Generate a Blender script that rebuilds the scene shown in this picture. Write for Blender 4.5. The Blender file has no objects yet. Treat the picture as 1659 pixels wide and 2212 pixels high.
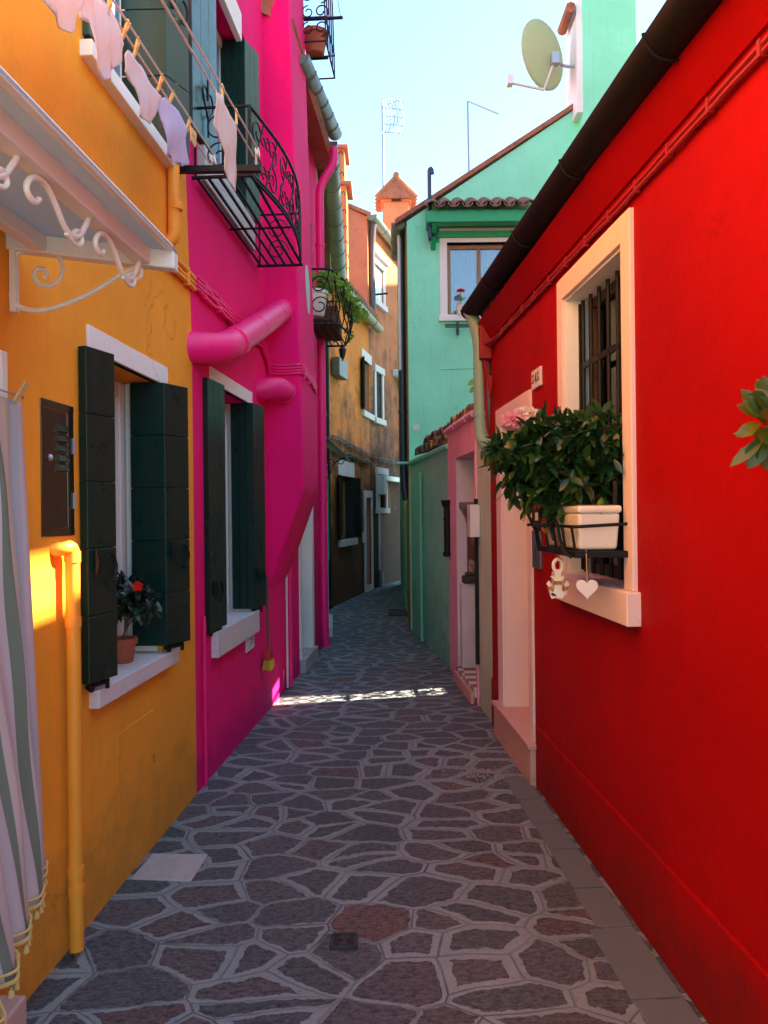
import bpy, bmesh, math, random
from mathutils import Vector, Matrix, noise
random.seed(7)
PI = math.pi
scene = bpy.context.scene
COL = scene.collection
V = Vector

# ------------------------------------------------------------------ camera
CAM_H, ROLL = 1.6, 0.011
cam_d = bpy.data.cameras.new('camera')
cam_d.sensor_fit = 'HORIZONTAL'; cam_d.sensor_width = 36; cam_d.lens = 36
cam_d.clip_start = 0.05; cam_d.clip_end = 500
cam = bpy.data.objects.new('camera', cam_d); COL.objects.link(cam)
cr, sr = math.cos(ROLL), math.sin(ROLL)
cam.matrix_world = Matrix(((cr, sr, 0, 0), (0, 0, -1, 0), (-sr, cr, 0, CAM_H), (0, 0, 0, 1)))
scene.camera = cam

def ray(u, v):
    """direction (per metre of depth) of a measured point of the photograph"""
    dx, dy = (u-829.5)/1659, (1106-v)/1659
    return V((dx*cr+dy*sr, 1.0, -dx*sr+dy*cr))
def at(u, v, Y):
    r = ray(u, v); return V((r.x*Y, Y, CAM_H+r.z*Y))

class Wall:
    """vertical wall plane: t runs along it (as world Y or X), z up, o out of the wall"""
    def __init__(s, a, b, axis=1, side=(1, 0)):
        a, b = V(a), V(b); d = b-a; s.u = d/d[axis]; s.p = a-s.u*a[axis]; s.axis = axis
        n = V((s.u.y, -s.u.x)).normalized()
        s.n = n if n.dot(V(side)) > 0 else -n
    def pt(s, t, z, o=0):
        p = s.p+s.u*t+s.n*o
        return V((p.x, p.y, z))
    def q(s, u, v, o=0):
        r = ray(u, v); p = s.p+s.n*o
        det = r.x*(-s.u.y)+s.u.x*r.y
        k = (p.x*(-s.u.y)+s.u.x*p.y)/det
        h = V((r.x*k, r.y*k))
        return (h-s.p-s.n*o).dot(s.u)/s.u.dot(s.u), CAM_H+r.z*k

WL = {}
def wl(o): return WL.get(o.name, V((0, 0, 0)))

class MB:
    def __init__(s): s.v = []; s.f = []
    def add(s, vs, fs):
        n = len(s.v); s.v += [V(x) for x in vs]; s.f += [[i+n for i in f] for f in fs]; return s
    def hexa(s, c):
        return s.add(c, [(0,1,2,3),(7,6,5,4),(0,4,5,1),(1,5,6,2),(2,6,7,3),(3,7,4,0)])
    def wbox(s, W, t0, t1, z0, z1, o0, o1):
        P = W.pt
        return s.hexa([P(t0,z0,o0),P(t1,z0,o0),P(t1,z0,o1),P(t0,z0,o1),P(t0,z1,o0),P(t1,z1,o0),P(t1,z1,o1),P(t0,z1,o1)])
    def box(s, x0, x1, y0, y1, z0, z1):
        return s.hexa([(x0,y0,z0),(x1,y0,z0),(x1,y1,z0),(x0,y1,z0),(x0,y0,z1),(x1,y0,z1),(x1,y1,z1),(x0,y1,z1)])
    def prism(s, pts, off):
        n = len(pts); off = V(off); pts = [V(p) for p in pts]
        return s.add(pts+[p+off for p in pts],
            [list(range(n)), list(range(2*n-1, n-1, -1))]+[(i, (i+1)%n, (i+1)%n+n, i+n) for i in range(n)])
    def wprism(s, W, pts, o0, o1):
        return s.prism([W.pt(t, z, o0) for t, z in pts], W.pt(0,0,o1)-W.pt(0,0,o0))
    def tube(s, pts, r, seg=8, closed=False):
        pts = [V(p) for p in pts]; n = len(pts); rs = r if isinstance(r, (list, tuple)) else [r]*n
        b = len(s.v); up = None
        for i, p in enumerate(pts):
            a = pts[i-1] if i > 0 else (pts[-1] if closed else p)
            c = pts[(i+1)%n] if (i < n-1 or closed) else p
            d = (c-a)
            d = d.normalized() if d.length > 1e-9 else V((0,0,1))
            if up is None:
                up = V((0,0,1)) if abs(d.z) < .9 else V((1,0,0))
            x = (up-d*up.dot(d))
            x = x.normalized() if x.length > 1e-6 else d.orthogonal().normalized()
            up = x; y = d.cross(x)
            for k in range(seg):
                an = 2*PI*k/seg; s.v.append(p+(x*math.cos(an)+y*math.sin(an))*rs[i])
        m = n if closed else n-1
        for i in range(m):
            for k in range(seg):
                j = (i+1)%n; k2 = (k+1)%seg
                s.f.append([b+i*seg+k, b+i*seg+k2, b+j*seg+k2, b+j*seg+k])
        if not closed:
            s.f.append([b+k for k in range(seg)]); s.f.append([b+(n-1)*seg+k for k in range(seg-1, -1, -1)])
        return s
    def lathe(s, c, prof, seg=16, axis=V((0,0,1))):
        c = V(c); axis = V(axis).normalized(); x = axis.orthogonal().normalized(); y = axis.cross(x); b = len(s.v)
        for r, h in prof:
            for k in range(seg):
                an = 2*PI*k/seg; s.v.append(c+axis*h+(x*math.cos(an)+y*math.sin(an))*max(r, 1e-4))
        for i in range(len(prof)-1):
            for k in range(seg):
                k2 = (k+1)%seg
                s.f.append([b+i*seg+k, b+i*seg+k2, b+(i+1)*seg+k2, b+(i+1)*seg+k])
        s.f.append([b+k for k in range(seg)]); s.f.append([b+(len(prof)-1)*seg+k for k in range(seg)])
        return s
    def ball(s, c, r, seg=10):
        return s.lathe(c, [(r*math.sin(PI*i/8), -r*math.cos(PI*i/8)) for i in range(9)], seg)
    def build(s, name, mat, parent=None, bevel=0, smooth=False, loc=None, recalc=True, solid=0, seg=2):
        me = bpy.data.meshes.new(name); o = bpy.data.objects.new(name, me); COL.objects.link(o)
        base = wl(parent) if parent else (V(loc) if loc is not None else V((0,0,0)))
        me.from_pydata([tuple(p-base) for p in s.v], [], s.f)
        bm = bmesh.new(); bm.from_mesh(me)
        if recalc:
            bmesh.ops.remove_doubles(bm, verts=bm.verts, dist=1e-5)
            bmesh.ops.recalc_face_normals(bm, faces=bm.faces)
        bm.to_mesh(me); bm.free()
        me.materials.append(mat)
        if smooth:
            for p in me.polygons: p.use_smooth = True
            me.set_sharp_from_angle(angle=math.radians(40))
        if parent: o.parent = parent
        else: o.location = base
        WL[o.name] = base
        if bevel:
            m = o.modifiers.new('bevel', 'BEVEL'); m.width = bevel; m.segments = seg; m.limit_method = 'ANGLE'
            m.angle_limit = math.radians(40)
        if solid:
            m = o.modifiers.new('solid', 'SOLIDIFY'); m.thickness = solid; m.offset = 0
        return o

def thing(name, label, cat, loc, group=None):
    o = bpy.data.objects.new(name, None); COL.objects.link(o); o.location = loc; WL[o.name] = V(loc)
    o.empty_display_size = .2
    return tag(o, label, cat, group)
def tag(o, label, cat, group=None):
    o['label'] = label; o['category'] = cat
    if group: o['group'] = group
    return o
def struct(o): o['kind'] = 'structure'; return o

# ------------------------------------------------------------------ materials
def set_stops(e, stops):
    c4 = lambda c: (*c, 1) if not isinstance(c, (int, float)) else (c, c, c, 1)
    e[0].position = stops[0][0]; e[-1].position = stops[-1][0]; e[0].color = c4(stops[0][1]); e[-1].color = c4(stops[-1][1])
    for p, c in stops[1:-1]: e.new(p).color = c4(c)
class M:
    def __init__(s, name, base=(.5,.5,.5), rough=.8, metal=0, spec=.5):
        s.m = bpy.data.materials.new(name); s.m.use_nodes = True; s.t = s.m.node_tree
        s.b = s.t.nodes['Principled BSDF']; s.b.inputs['Base Color'].default_value = (*base, 1)
        s.b.inputs['Roughness'].default_value = rough; s.b.inputs['Metallic'].default_value = metal
        s.b.inputs['Specular IOR Level'].default_value = spec
        s.base = base; s._co = None
    def n(s, ty, **kw):
        nd = s.t.nodes.new(ty)
        for k, v in kw.items():
            if k in nd.inputs.keys() if isinstance(k, str) else False: nd.inputs[k].default_value = v
            else: setattr(nd, k, v)
        return nd
    def l(s, a, b): s.t.links.new(a, b)
    def pos(s):
        if s._co is None: s._co = s.n('ShaderNodeNewGeometry').outputs['Position']
        return s._co
    def scaled(s, sc):
        mp = s.n('ShaderNodeMapping'); mp.inputs['Scale'].default_value = sc; s.l(s.pos(), mp.inputs[0]); return mp.outputs[0]
    def noise(s, scale, detail=6, rough=.6, sc=None, co=None):
        nd = s.n('ShaderNodeTexNoise'); nd.inputs['Scale'].default_value = scale
        nd.inputs['Detail'].default_value = detail; nd.inputs['Roughness'].default_value = rough
        s.l(co or (s.scaled(sc) if sc else s.pos()), nd.inputs['Vector']); return nd.outputs['Fac']
    def ramp(s, fac, stops):
        r = s.n('ShaderNodeValToRGB'); e = r.color_ramp.elements
        set_stops(e, stops)
        s.l(fac, r.inputs[0]); return r.outputs[0]
    def mix(s, a, b, fac, mode='MIX'):
        x = s.n('ShaderNodeMix', data_type='RGBA', blend_type=mode)
        for sock, val in ((x.inputs[0], fac), (x.inputs[6], a), (x.inputs[7], b)):
            if hasattr(val, 'is_output'): s.l(val, sock)
            elif isinstance(val, (int, float)): sock.default_value = val if sock is x.inputs[0] or sock.type == 'VALUE' else (val, val, val, 1)
            else: sock.default_value = (*val, 1)
        return x.outputs[2]
    def math(s, op, a, b=0, c=0):
        x = s.n('ShaderNodeMath', operation=op)
        for i, val in enumerate((a, b, c)):
            if hasattr(val, 'is_output'): s.l(val, x.inputs[i])
            else: x.inputs[i].default_value = val
        return x.outputs[0]
    def z(s):
        x = s.n('ShaderNodeSeparateXYZ'); s.l(s.pos(), x.inputs[0]); return x.outputs['Z']
    def bump(s, h, strength=.3, dist=.01):
        b = s.n('ShaderNodeBump'); b.inputs['Strength'].default_value = strength; b.inputs['Distance'].default_value = dist
        s.l(h, b.inputs['Height']); s.l(b.outputs[0], s.b.inputs['Normal'])
    def color(s, c): s.l(c, s.b.inputs['Base Color']); return s

def mul(c, k): return tuple(min(1, x*k) for x in c)

def stucco(name, base, var=.10, bump=.35, stain=None, streak=.06, rough=.85, base2=None, stain2=None, spec=.25):
    m = M(name, base, rough, spec=spec)
    n1 = m.noise(1.3, 5); n2 = m.noise(9, 6)
    c = m.mix(mul(base, 1-var*1.3), base2 or mul(base, 1+var), m.ramp(n1, [(.3, 0), (.7, 1)]))
    c = m.mix(c, mul(base, 1-var), m.math('MULTIPLY', m.ramp(n2, [(.45, 0), (.75, 1)]), .5))
    st = m.noise(3.5, 4, sc=(6, 6, .35))
    c = m.mix(c, mul(base, .72), m.math('MULTIPLY', m.ramp(st, [(.55, 0), (.8, 1)]), streak*6))
    sp = m.noise(38, 3, .7)
    c = m.mix(c, mul(base, .45), m.math('MULTIPLY', m.ramp(sp, [(.70, 0), (.76, 1)]), .35))
    wv = m.n('ShaderNodeTexNoise'); wv.inputs['Scale'].default_value = 2.4; wv.inputs['Detail'].default_value = 5; m.l(m.pos(), wv.inputs['Vector'])
    w2 = m.n('ShaderNodeVectorMath', operation='SCALE'); m.l(wv.outputs['Color'], w2.inputs[0]); w2.inputs['Scale'].default_value = .9
    w3 = m.n('ShaderNodeVectorMath', operation='ADD'); m.l(m.pos(), w3.inputs[0]); m.l(w2.outputs[0], w3.inputs[1])
    vo = m.n('ShaderNodeTexVoronoi', feature='DISTANCE_TO_EDGE'); vo.inputs['Scale'].default_value = .8; m.l(w3.outputs[0], vo.inputs['Vector'])
    crack = m.math('MULTIPLY', m.ramp(vo.outputs['Distance'], [(.0, 1), (.006, 0)]), m.ramp(m.noise(.9, 3), [(.52, 0), (.62, 1)]))
    c = m.mix(c, mul(base, .35), m.math('MULTIPLY', crack, .55))
    pt = m.ramp(m.noise(.7, 7, .62), [(.56, 0), (.60, 1)])
    c = m.mix(c, tuple(min(1, x*.90+.02*min(1, x*4)) for x in base), m.math('MULTIPLY', pt, .5))
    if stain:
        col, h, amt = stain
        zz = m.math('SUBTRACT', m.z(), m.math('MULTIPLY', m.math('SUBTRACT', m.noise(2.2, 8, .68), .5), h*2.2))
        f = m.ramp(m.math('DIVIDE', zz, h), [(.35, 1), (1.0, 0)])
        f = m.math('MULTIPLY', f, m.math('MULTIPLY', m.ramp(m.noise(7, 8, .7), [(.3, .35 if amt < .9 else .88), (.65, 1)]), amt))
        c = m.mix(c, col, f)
    if stain2:
        col, sc, lo, amt = stain2
        f = m.math('MULTIPLY', m.ramp(m.noise(sc, 9, .7), [(lo, 0), (lo+.12, 1)]), amt)
        c = m.mix(c, col, f)
    m.color(c)
    h = m.math('ADD', m.math('MULTIPLY', m.noise(5, 4), .9), m.math('ADD', m.math('MULTIPLY', m.noise(34, 5, .65), .35), m.math('MULTIPLY', m.noise(140, 3), .12)))
    m.bump(h, bump, .02)
    return m.m

def paint(name, base, rough=.4, var=.12, bump=.06, spec=.5, wear=None):
    m = M(name, base, rough, spec=spec)
    n = m.noise(6, 6, sc=(3, 3, 1)); c = m.mix(mul(base, 1-var), mul(base, 1+var), n)
    if wear:
        f = m.math('MULTIPLY', m.ramp(m.noise(14, 8, .7), [(.60, 0), (.68, 1)]), .7); c = m.mix(c, wear, f)
    m.color(c)
    m.l(m.math('ADD', m.math('MULTIPLY', m.noise(11, 5), .25), rough-.12), m.b.inputs['Roughness'])
    m.bump(m.noise(45, 4), bump, .01); return m.m

def marble(name, base, vein=(.4,.36,.34), amt=.3):
    m = M(name, base, .45)
    c = m.mix(mul(base, .9), base, m.noise(3, 6))
    c = m.mix(c, vein, m.math('MULTIPLY', m.ramp(m.noise(4, 9, .75, sc=(1, .6, 1.4)), [(.53, 0), (.58, 1), (.63, 0)]), amt))
    m.color(c); m.bump(m.noise(60, 3), .08, .01); return m.m

def tile_mat(name, c1, c2, lich=None):
    m = M(name, c1, .9)
    c = m.mix(c1, c2, m.ramp(m.noise(3.3, 6), [(.35, 0), (.65, 1)]))
    c = m.mix(c, (.03,.025,.02), m.math('MULTIPLY', m.ramp(m.noise(17, 7, .7), [(.5, 0), (.7, 1)]), .6))
    if lich: c = m.mix(c, lich, m.math('MULTIPLY', m.ramp(m.noise(6.5, 6, .6), [(.5, 0), (.58, 1)]), .85))
    m.color(c); m.bump(m.noise(40, 5), .4, .02); return m.m

def leaf_mat(name, a, b, rough=.38, trans=.25):
    m = M(name, a, rough)
    oi = m.n('ShaderNodeNewGeometry').outputs['Random Per Island']
    m.color(m.mix(m.mix(a, b, m.ramp(oi, [(.1, 0), (.95, 1)])), mul(a, .7), m.math('MULTIPLY', m.noise(30, 3), .5)))
    tr = m.n('ShaderNodeBsdfTranslucent'); tr.inputs[0].default_value = (*mul(b, 1.4), 1)
    mx = m.n('ShaderNodeMixShader'); mx.inputs[0].default_value = trans
    m.l(m.b.outputs[0], mx.inputs[1]); m.l(tr.outputs[0], mx.inputs[2])
    m.l(mx.outputs[0], m.t.nodes['Material Output'].inputs[0]); return m.m

def cloth_mat(name, base, trans=.35, weave=True):
    m = M(name, base, .95, spec=.1)
    m.color(m.mix(mul(base, .93), base, m.noise(8, 4)))
    tr = m.n('ShaderNodeBsdfTranslucent'); tr.inputs[0].default_value = (*base, 1)
    mx = m.n('ShaderNodeMixShader'); mx.inputs[0].default_value = trans
    if weave: m.bump(m.math('ADD', m.math('MULTIPLY', m.noise(160, 2), .1), m.noise(22, 4, .55, sc=(1, 1, .6))), .7, .012)
    m.l(m.b.outputs[0], mx.inputs[1]); m.l(tr.outputs[0], mx.inputs[2])
    m.l(mx.outputs[0], m.t.nodes['Material Output'].inputs[0]); return m.m

def glass_mat(name, tint=(.9,.95,.95), refl=.12):
    m = M(name); t = m.n('ShaderNodeBsdfTransparent'); t.inputs[0].default_value = (*tint, 1)
    g = m.n('ShaderNodeBsdfGlossy'); g.inputs['Roughness'].default_value = .03
    fr = m.n('ShaderNodeFresnel'); f = m.math('MAXIMUM', fr.outputs[0], refl)
    mx = m.n('ShaderNodeMixShader'); m.l(f, mx.inputs[0]); m.l(t.outputs[0], mx.inputs[1]); m.l(g.outputs[0], mx.inputs[2])
    m.l(mx.outputs[0], m.t.nodes['Material Output'].inputs[0]); return m.m

def plain(name, base, rough=.6, metal=0, spec=.5):
    m = M(name, base, rough, metal, spec)
    m.color(m.mix(mul(base, .86), mul(base, 1.1), m.noise(12, 5))); return m.m

ORANGE = (.92, .36, .026); PINK = (.90, .005, .175); RED = (.34, .0008, .001); MINT = (.29, .88, .57)
mt = dict(
 orange=stucco('orange_stucco', ORANGE, .10, .30, ((.42,.22,.035), .50, .7)),
 orange_paint=paint('orange_pipe_paint', (.92,.34,.025), .5),
 pink=stucco('pink_stucco', PINK, .08, .22, ((.34,.006,.16), .30, .6), streak=.03),
 pink_paint=paint('pink_pipe_paint', (.90,.007,.185), .45, wear=(.66,.01,.14)),
 red=stucco('red_stucco', RED, .15, .34, ((.13,.012,.010), .34, .75), streak=.07, rough=.62, spec=.10),
 red_paint=paint('red_cable_paint', (.30,.008,.010), .5),
 mint=stucco('mint_stucco', MINT, .07, .55, None, streak=.05),
 teal=stucco('garden_wall_stucco', (.26,.82,.54), .12, .45, ((.10,.30,.20), .9, .6), streak=.10, base2=(.32,.86,.60)),
 sage=stucco('sage_stucco', (.55,.74,.54), .12, .40, ((.28,.34,.24), .7, .6), streak=.10, stain2=((.42,.42,.33), 5, .62, .5)),
 rose=stucco('rose_stucco', (.86,.48,.55), .12, .7, ((.5,.3,.34), 2.0, .3), streak=.10, stain2=((.20,.10,.12), 9, .60, .5)),
 farorange=stucco('far_orange_stucco', (.88,.215,.02), .10, .35, ((.085,.032,.014), 4.2, .97), streak=.10),  # aged plaster stain plus the lane's shade, painted dark up the wall
 brown=stucco('terracotta_stucco', (.60,.17,.06), .16, .45, ((.060,.024,.014), 5.6, .97), streak=.10, stain2=((.26,.09,.05), 11, .63, .55)),  # dark lower tone mixes plaster stains with shade put into the colour
 cream=stucco('cream_stucco', (.78,.60,.26), .14, .4, ((.22,.18,.12), .8, .6), streak=.12),
 pale=stucco('pale_stucco', (.62,.54,.42), .12, .4),
 white=stucco('white_trim', (.86,.83,.77), .05, .14, None, streak=.02, rough=.7),
 blush=stucco('blush_trim', (.80,.62,.60), .05, .14, None, streak=.02, rough=.7),
 reveal=stucco('pedestal_white', (.66,.62,.66), .10, .5, ((.30,.28,.28), .5, .5)),
 marble=marble('marble_sill', (.74,.70,.68)), greystone=marble('grey_sill_stone', (.50,.47,.42), (.2,.19,.17), .6),
 pinkstone=marble('pink_step_stone', (.60,.36,.30), (.38,.2,.16), .4),
 green=paint('bottle_green_paint', (.005,.026,.019), .30, .25, .08, spec=.28),
 green2=paint('blue_green_paint', (.020,.075,.062), .34, .2, .08),
 black=paint('black_iron', (.007,.009,.010), .5, .3, .15, spec=.25), gutter=paint('dark_gutter', (.007,.006,.006), .6, .4, .1, spec=.15),
 zinc=paint('green_zinc', (.13,.17,.13), .45, .25, .1, wear=(.22,.22,.08)), ochrezinc=paint('ochre_zinc', (.26,.19,.08), .5, .25, .1),
 sagepipe=paint('sage_pipe', (.26,.46,.32), .4), tealpipe=paint('teal_pipe', (.13,.52,.35), .4),
 whitepaint=paint('white_paint', (.80,.76,.68), .35, .05), whitepipe=paint('white_pipe', (.72,.70,.68), .4, .08),
 ivory=paint('ivory_planter', (.80,.74,.62), .32, .06),
 tile=tile_mat('roof_tile', (.42,.15,.08), (.30,.11,.06)), oldtile=tile_mat('old_tile', (.10,.06,.04), (.16,.09,.05), (.50,.27,.03)),
 darktile=tile_mat('canopy_tile', (.34,.19,.12), (.16,.08,.05)),
 kelly=paint('kelly_green_wood', (.015,.40,.15), .5, .2, .2), wood=paint('brown_window_wood', (.34,.16,.06), .45, .3, .2),
 pegwood=paint('peg_wood', (.66,.42,.18), .6, .2, .2), terracotta=paint('terracotta_pot', (.36,.10,.05), .8, .2, .2),
 steel=M('steel_door', (.10,.085,.065), .16, .9).m, bluesteel=M('blue_steel', (.16,.19,.24), .4, .7).m,
 dark=plain('dark_interior', (.012,.012,.014), .6), brownint=plain('brown_curtain', (.06,.035,.028), .8),
 gold=plain('ochre_cord', (.36,.19,.03), .7), twine=plain('twine', (.42,.30,.14), .9),
 rope=plain('white_rope', (.72,.56,.50), .9), bluedoor=paint('blue_door_paint', (.03,.12,.28), .4),
 bluelight=paint('pale_blue_frame', (.45,.60,.68), .5), greydoor=paint('grey_barrier', (.06,.065,.05), .5),
 linen=cloth_mat('laundry_cotton', (.84,.74,.78)), lilac=cloth_mat('lilac_cotton', (.70,.62,.84)), linen2=cloth_mat('cream_cotton', (.84,.72,.68)),
 lace=cloth_mat('sheer_curtain', (.74,.80,.88), .5), glass=glass_mat('window_glass'), blueglass=plain('blue_pane', (.20,.32,.50), .08),
 frost=cloth_mat('frosted_canopy_sheet', (.46,.52,.56), .5, False),
 leaf=leaf_mat('gardenia_leaf', (.010,.040,.014), (.035,.105,.020), .30, .12), leaf2=leaf_mat('bright_leaf', (.10,.30,.03), (.34,.55,.07), .4, .35),
 leaf3=leaf_mat('yellowing_leaf', (.02,.08,.012), (.20,.20,.015)), leafdark=leaf_mat('bronze_leaf', (.012,.020,.012), (.03,.055,.025), .35, .08),
 stem=plain('stem_bark', (.12,.08,.035), .9),
 petal=cloth_mat('rose_petal', (.90,.42,.52), .4), petal2=cloth_mat('blush_petal', (.90,.74,.66), .3), redpetal=cloth_mat('red_petal', (.80,.02,.01), .2),
 bristle=plain('yellow_bristle', (.70,.50,.03), .7), redplastic=plain('red_plastic', (.55,.01,.02), .4),
 dish=cloth_mat('dish_sheet', (.62,.66,.42), .45, False), galv=plain('galvanised', (.42,.45,.50), .45, .5), mast=plain('antenna_metal', (.30,.34,.42), .45, .4),
 ironcover=plain('cast_iron_cover', (.030,.028,.030), .6), slab=marble('pale_cover_stone', (.46,.44,.41), (.3,.28,.26), .4),
 ink=plain('black_ink', (.01,.01,.01), .7), stone=marble('old_capital_stone', (.20,.15,.13), (.06,.05,.05), .6),
 brick=tile_mat('old_brick', (.20,.07,.05), (.10,.045,.035), (.40,.33,.24)), basestone=plain('black_base_stone', (.035,.034,.033), .6),
 fringe=plain('gold_fringe', (.66,.46,.15), .9), mintpatch=stucco('pale_filler_patch', (.46,.62,.50), .1, .3), crate=paint('crate_wood', (.10,.035,.02), .8, .3, .2),
)

# checkered doorway tiles
def checker():
    m = M('checker_tile', rough=.4); ck = m.n('ShaderNodeTexChecker'); ck.inputs['Scale'].default_value = 9
    ck.inputs['Color1'].default_value = (.30,.06,.04,1); ck.inputs['Color2'].default_value = (.62,.58,.50,1)
    mp = m.n('ShaderNodeMapping'); mp.inputs['Rotation'].default_value = (0,0,.07); mp.inputs['Location'].default_value = (0,0,.05)
    m.l(m.pos(), mp.inputs[0]); m.l(mp.outputs[0], ck.inputs[0]); m.color(ck.outputs[0]); return m.m
mt['checker'] = checker()

# striped curtain
def stripes():
    m = M('striped_curtain', rough=.95, spec=.1)
    uv = m.n('ShaderNodeUVMap'); sx = m.n('ShaderNodeSeparateXYZ'); m.l(uv.outputs[0], sx.inputs[0])
    fr = m.math('FRACT', m.math('MULTIPLY', sx.outputs[0], 3.0))
    pal = [(.62,.54,.54), (.44,.50,.56), (.66,.58,.42), (.66,.52,.48), (.15,.20,.13), (.66,.56,.56), (.50,.52,.58), (.68,.62,.46), (.66,.50,.44), (.17,.21,.14)]
    r = m.n('ShaderNodeValToRGB'); r.color_ramp.interpolation = 'CONSTANT'; e = r.color_ramp.elements
    pos = [0, .10, .20, .31, .44, .52, .64, .72, .82, .93]
    set_stops(e, list(zip(pos, pal)))
    m.l(fr, r.inputs[0]); c = m.mix(r.outputs[0], (.8,.76,.72), .12); m.color(c)
    tr = m.n('ShaderNodeBsdfTranslucent'); m.l(c, tr.inputs[0]); mx = m.n('ShaderNodeMixShader'); mx.inputs[0].default_value = .25
    m.bump(m.noise(220, 2), .2, .003)
    m.l(m.b.outputs[0], mx.inputs[1]); m.l(tr.outputs[0], mx.inputs[2]); m.l(mx.outputs[0], m.t.nodes['Material Output'].inputs[0]); return m.m
mt['stripes'] = stripes()

def paving():
    m = M('crazy_paving', rough=.75, spec=.35)
    wob = m.n('ShaderNodeTexNoise'); wob.inputs['Scale'].default_value = 19; wob.inputs['Detail'].default_value = 7; wob.inputs['Roughness'].default_value = .7
    m.l(m.pos(), wob.inputs['Vector'])
    v = m.n('ShaderNodeVectorMath', operation='SUBTRACT'); m.l(wob.outputs['Color'], v.inputs[0]); v.inputs[1].default_value = (.5,.5,.5)
    v2 = m.n('ShaderNodeVectorMath', operation='SCALE'); m.l(v.outputs[0], v2.inputs[0]); v2.inputs['Scale'].default_value = .060
    big = m.n('ShaderNodeTexNoise'); big.inputs['Scale'].default_value = 1.15; big.inputs['Detail'].default_value = 2; m.l(m.pos(), big.inputs['Vector'])
    b1 = m.n('ShaderNodeVectorMath', operation='SUBTRACT'); m.l(big.outputs['Color'], b1.inputs[0]); b1.inputs[1].default_value = (.5,.5,.5)
    b2 = m.n('ShaderNodeVectorMath', operation='SCALE'); m.l(b1.outputs[0], b2.inputs[0]); b2.inputs['Scale'].default_value = .30
    b3 = m.n('ShaderNodeVectorMath', operation='ADD'); m.l(m.pos(), b3.inputs[0]); m.l(b2.outputs[0], b3.inputs[1]); P0 = b3.outputs[0]
    v3 = m.n('ShaderNodeVectorMath', operation='ADD'); m.l(P0, v3.inputs[0]); m.l(v2.outputs[0], v3.inputs[1])
    mp = m.n('ShaderNodeMapping'); mp.inputs['Scale'].default_value = (.92, 1.32, 0); mp.inputs['Rotation'].default_value = (0,0,.3); m.l(v3.outputs[0], mp.inputs[0])
    mp0 = m.n('ShaderNodeMapping'); mp0.inputs['Scale'].default_value = (.92, 1.32, 0); mp0.inputs['Rotation'].default_value = (0,0,.3)
    wb2 = m.n('ShaderNodeVectorMath', operation='SCALE'); m.l(v.outputs[0], wb2.inputs[0]); wb2.inputs['Scale'].default_value = .006
    wb3 = m.n('ShaderNodeVectorMath', operation='ADD'); m.l(P0, wb3.inputs[0]); m.l(wb2.outputs[0], wb3.inputs[1]); m.l(wb3.outputs[0], mp0.inputs[0])
    def vor(co, feat):
        n = m.n('ShaderNodeTexVoronoi', voronoi_dimensions='2D', feature=feat); n.inputs['Scale'].default_value = 4.3; n.inputs['Randomness'].default_value = 1.0
        m.l(co, n.inputs['Vector']); return n
    d = vor(mp.outputs[0], 'DISTANCE_TO_EDGE').outputs['Distance']
    dl = vor(mp0.outputs[0], 'DISTANCE_TO_EDGE').outputs['Distance']
    cell = vor(mp0.outputs[0], 'F1').outputs['Color']
    sx = m.n('ShaderNodeSeparateColor'); m.l(cell, sx.inputs[0])
    thr = m.math('ADD', m.math('MULTIPLY', sx.outputs[1], .13), .042)
    stone = m.math('SUBTRACT', d, thr)
    mask = m.ramp(m.math('MULTIPLY', m.math('ADD', stone, .02), 12), [(.16, 0), (.34, 1)])
    grain = m.noise(30, 9, .8, sc=(1, 1.9, 1)); fine = m.noise(70, 7, .75)
    sc_ = m.ramp(sx.outputs[0], [(0, (.115,.135,.142)), (.3, (.140,.152,.158)), (.62, (.168,.164,.168)), (.88, (.175,.150,.150)), (.95, (.20,.135,.12)), (1, (.24,.145,.12))])
    sc_ = m.mix(sc_, (.028,.028,.036), m.math('MULTIPLY', m.ramp(grain, [(.44, 0), (.60, 1)]), .9))
    sc_ = m.mix(sc_, (.34,.32,.33), m.math('MULTIPLY', m.ramp(fine, [(.55, 0), (.66, 1)]), .6))
    mo = m.mix((.215,.25,.243), (.315,.355,.345), m.noise(5, 8, .7))
    mo = m.mix(mo, (.12,.11,.12), m.math('MULTIPLY', m.ramp(m.noise(48, 6, .7), [(.5, 0), (.75, 1)]), .6))
    line = m.ramp(m.math('SUBTRACT', dl, m.math('MULTIPLY', m.noise(4, 3), .012)), [(.004, 1), (.012, 0)])
    mo = m.mix(mo, (.060,.054,.060), m.math('MULTIPLY', m.math('MULTIPLY', line, m.ramp(m.noise(2.3, 3), [(.4, .15), (.65, 1)])), .75))
    c = m.mix(mo, sc_, mask)
    wet = m.ramp(m.noise(.55, 4), [(.35, .82), (.7, 1.1)])
    c = m.mix(c, wet, 1.0, 'MULTIPLY')
    m.color(c)
    m.l(m.math('ADD', m.math('MULTIPLY', m.noise(14, 6), .35), .42), m.b.inputs['Roughness'])
    h = m.math('ADD', m.math('MULTIPLY', mask, .7), m.math('ADD', m.math('MULTIPLY', m.math('MULTIPLY', grain, mask), .55), m.math('ADD', m.math('MULTIPLY', line, -.4), m.math('MULTIPLY', fine, .15))))
    m.bump(h, .8, .025); return m.m
mt['paving'] = paving()

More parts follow.
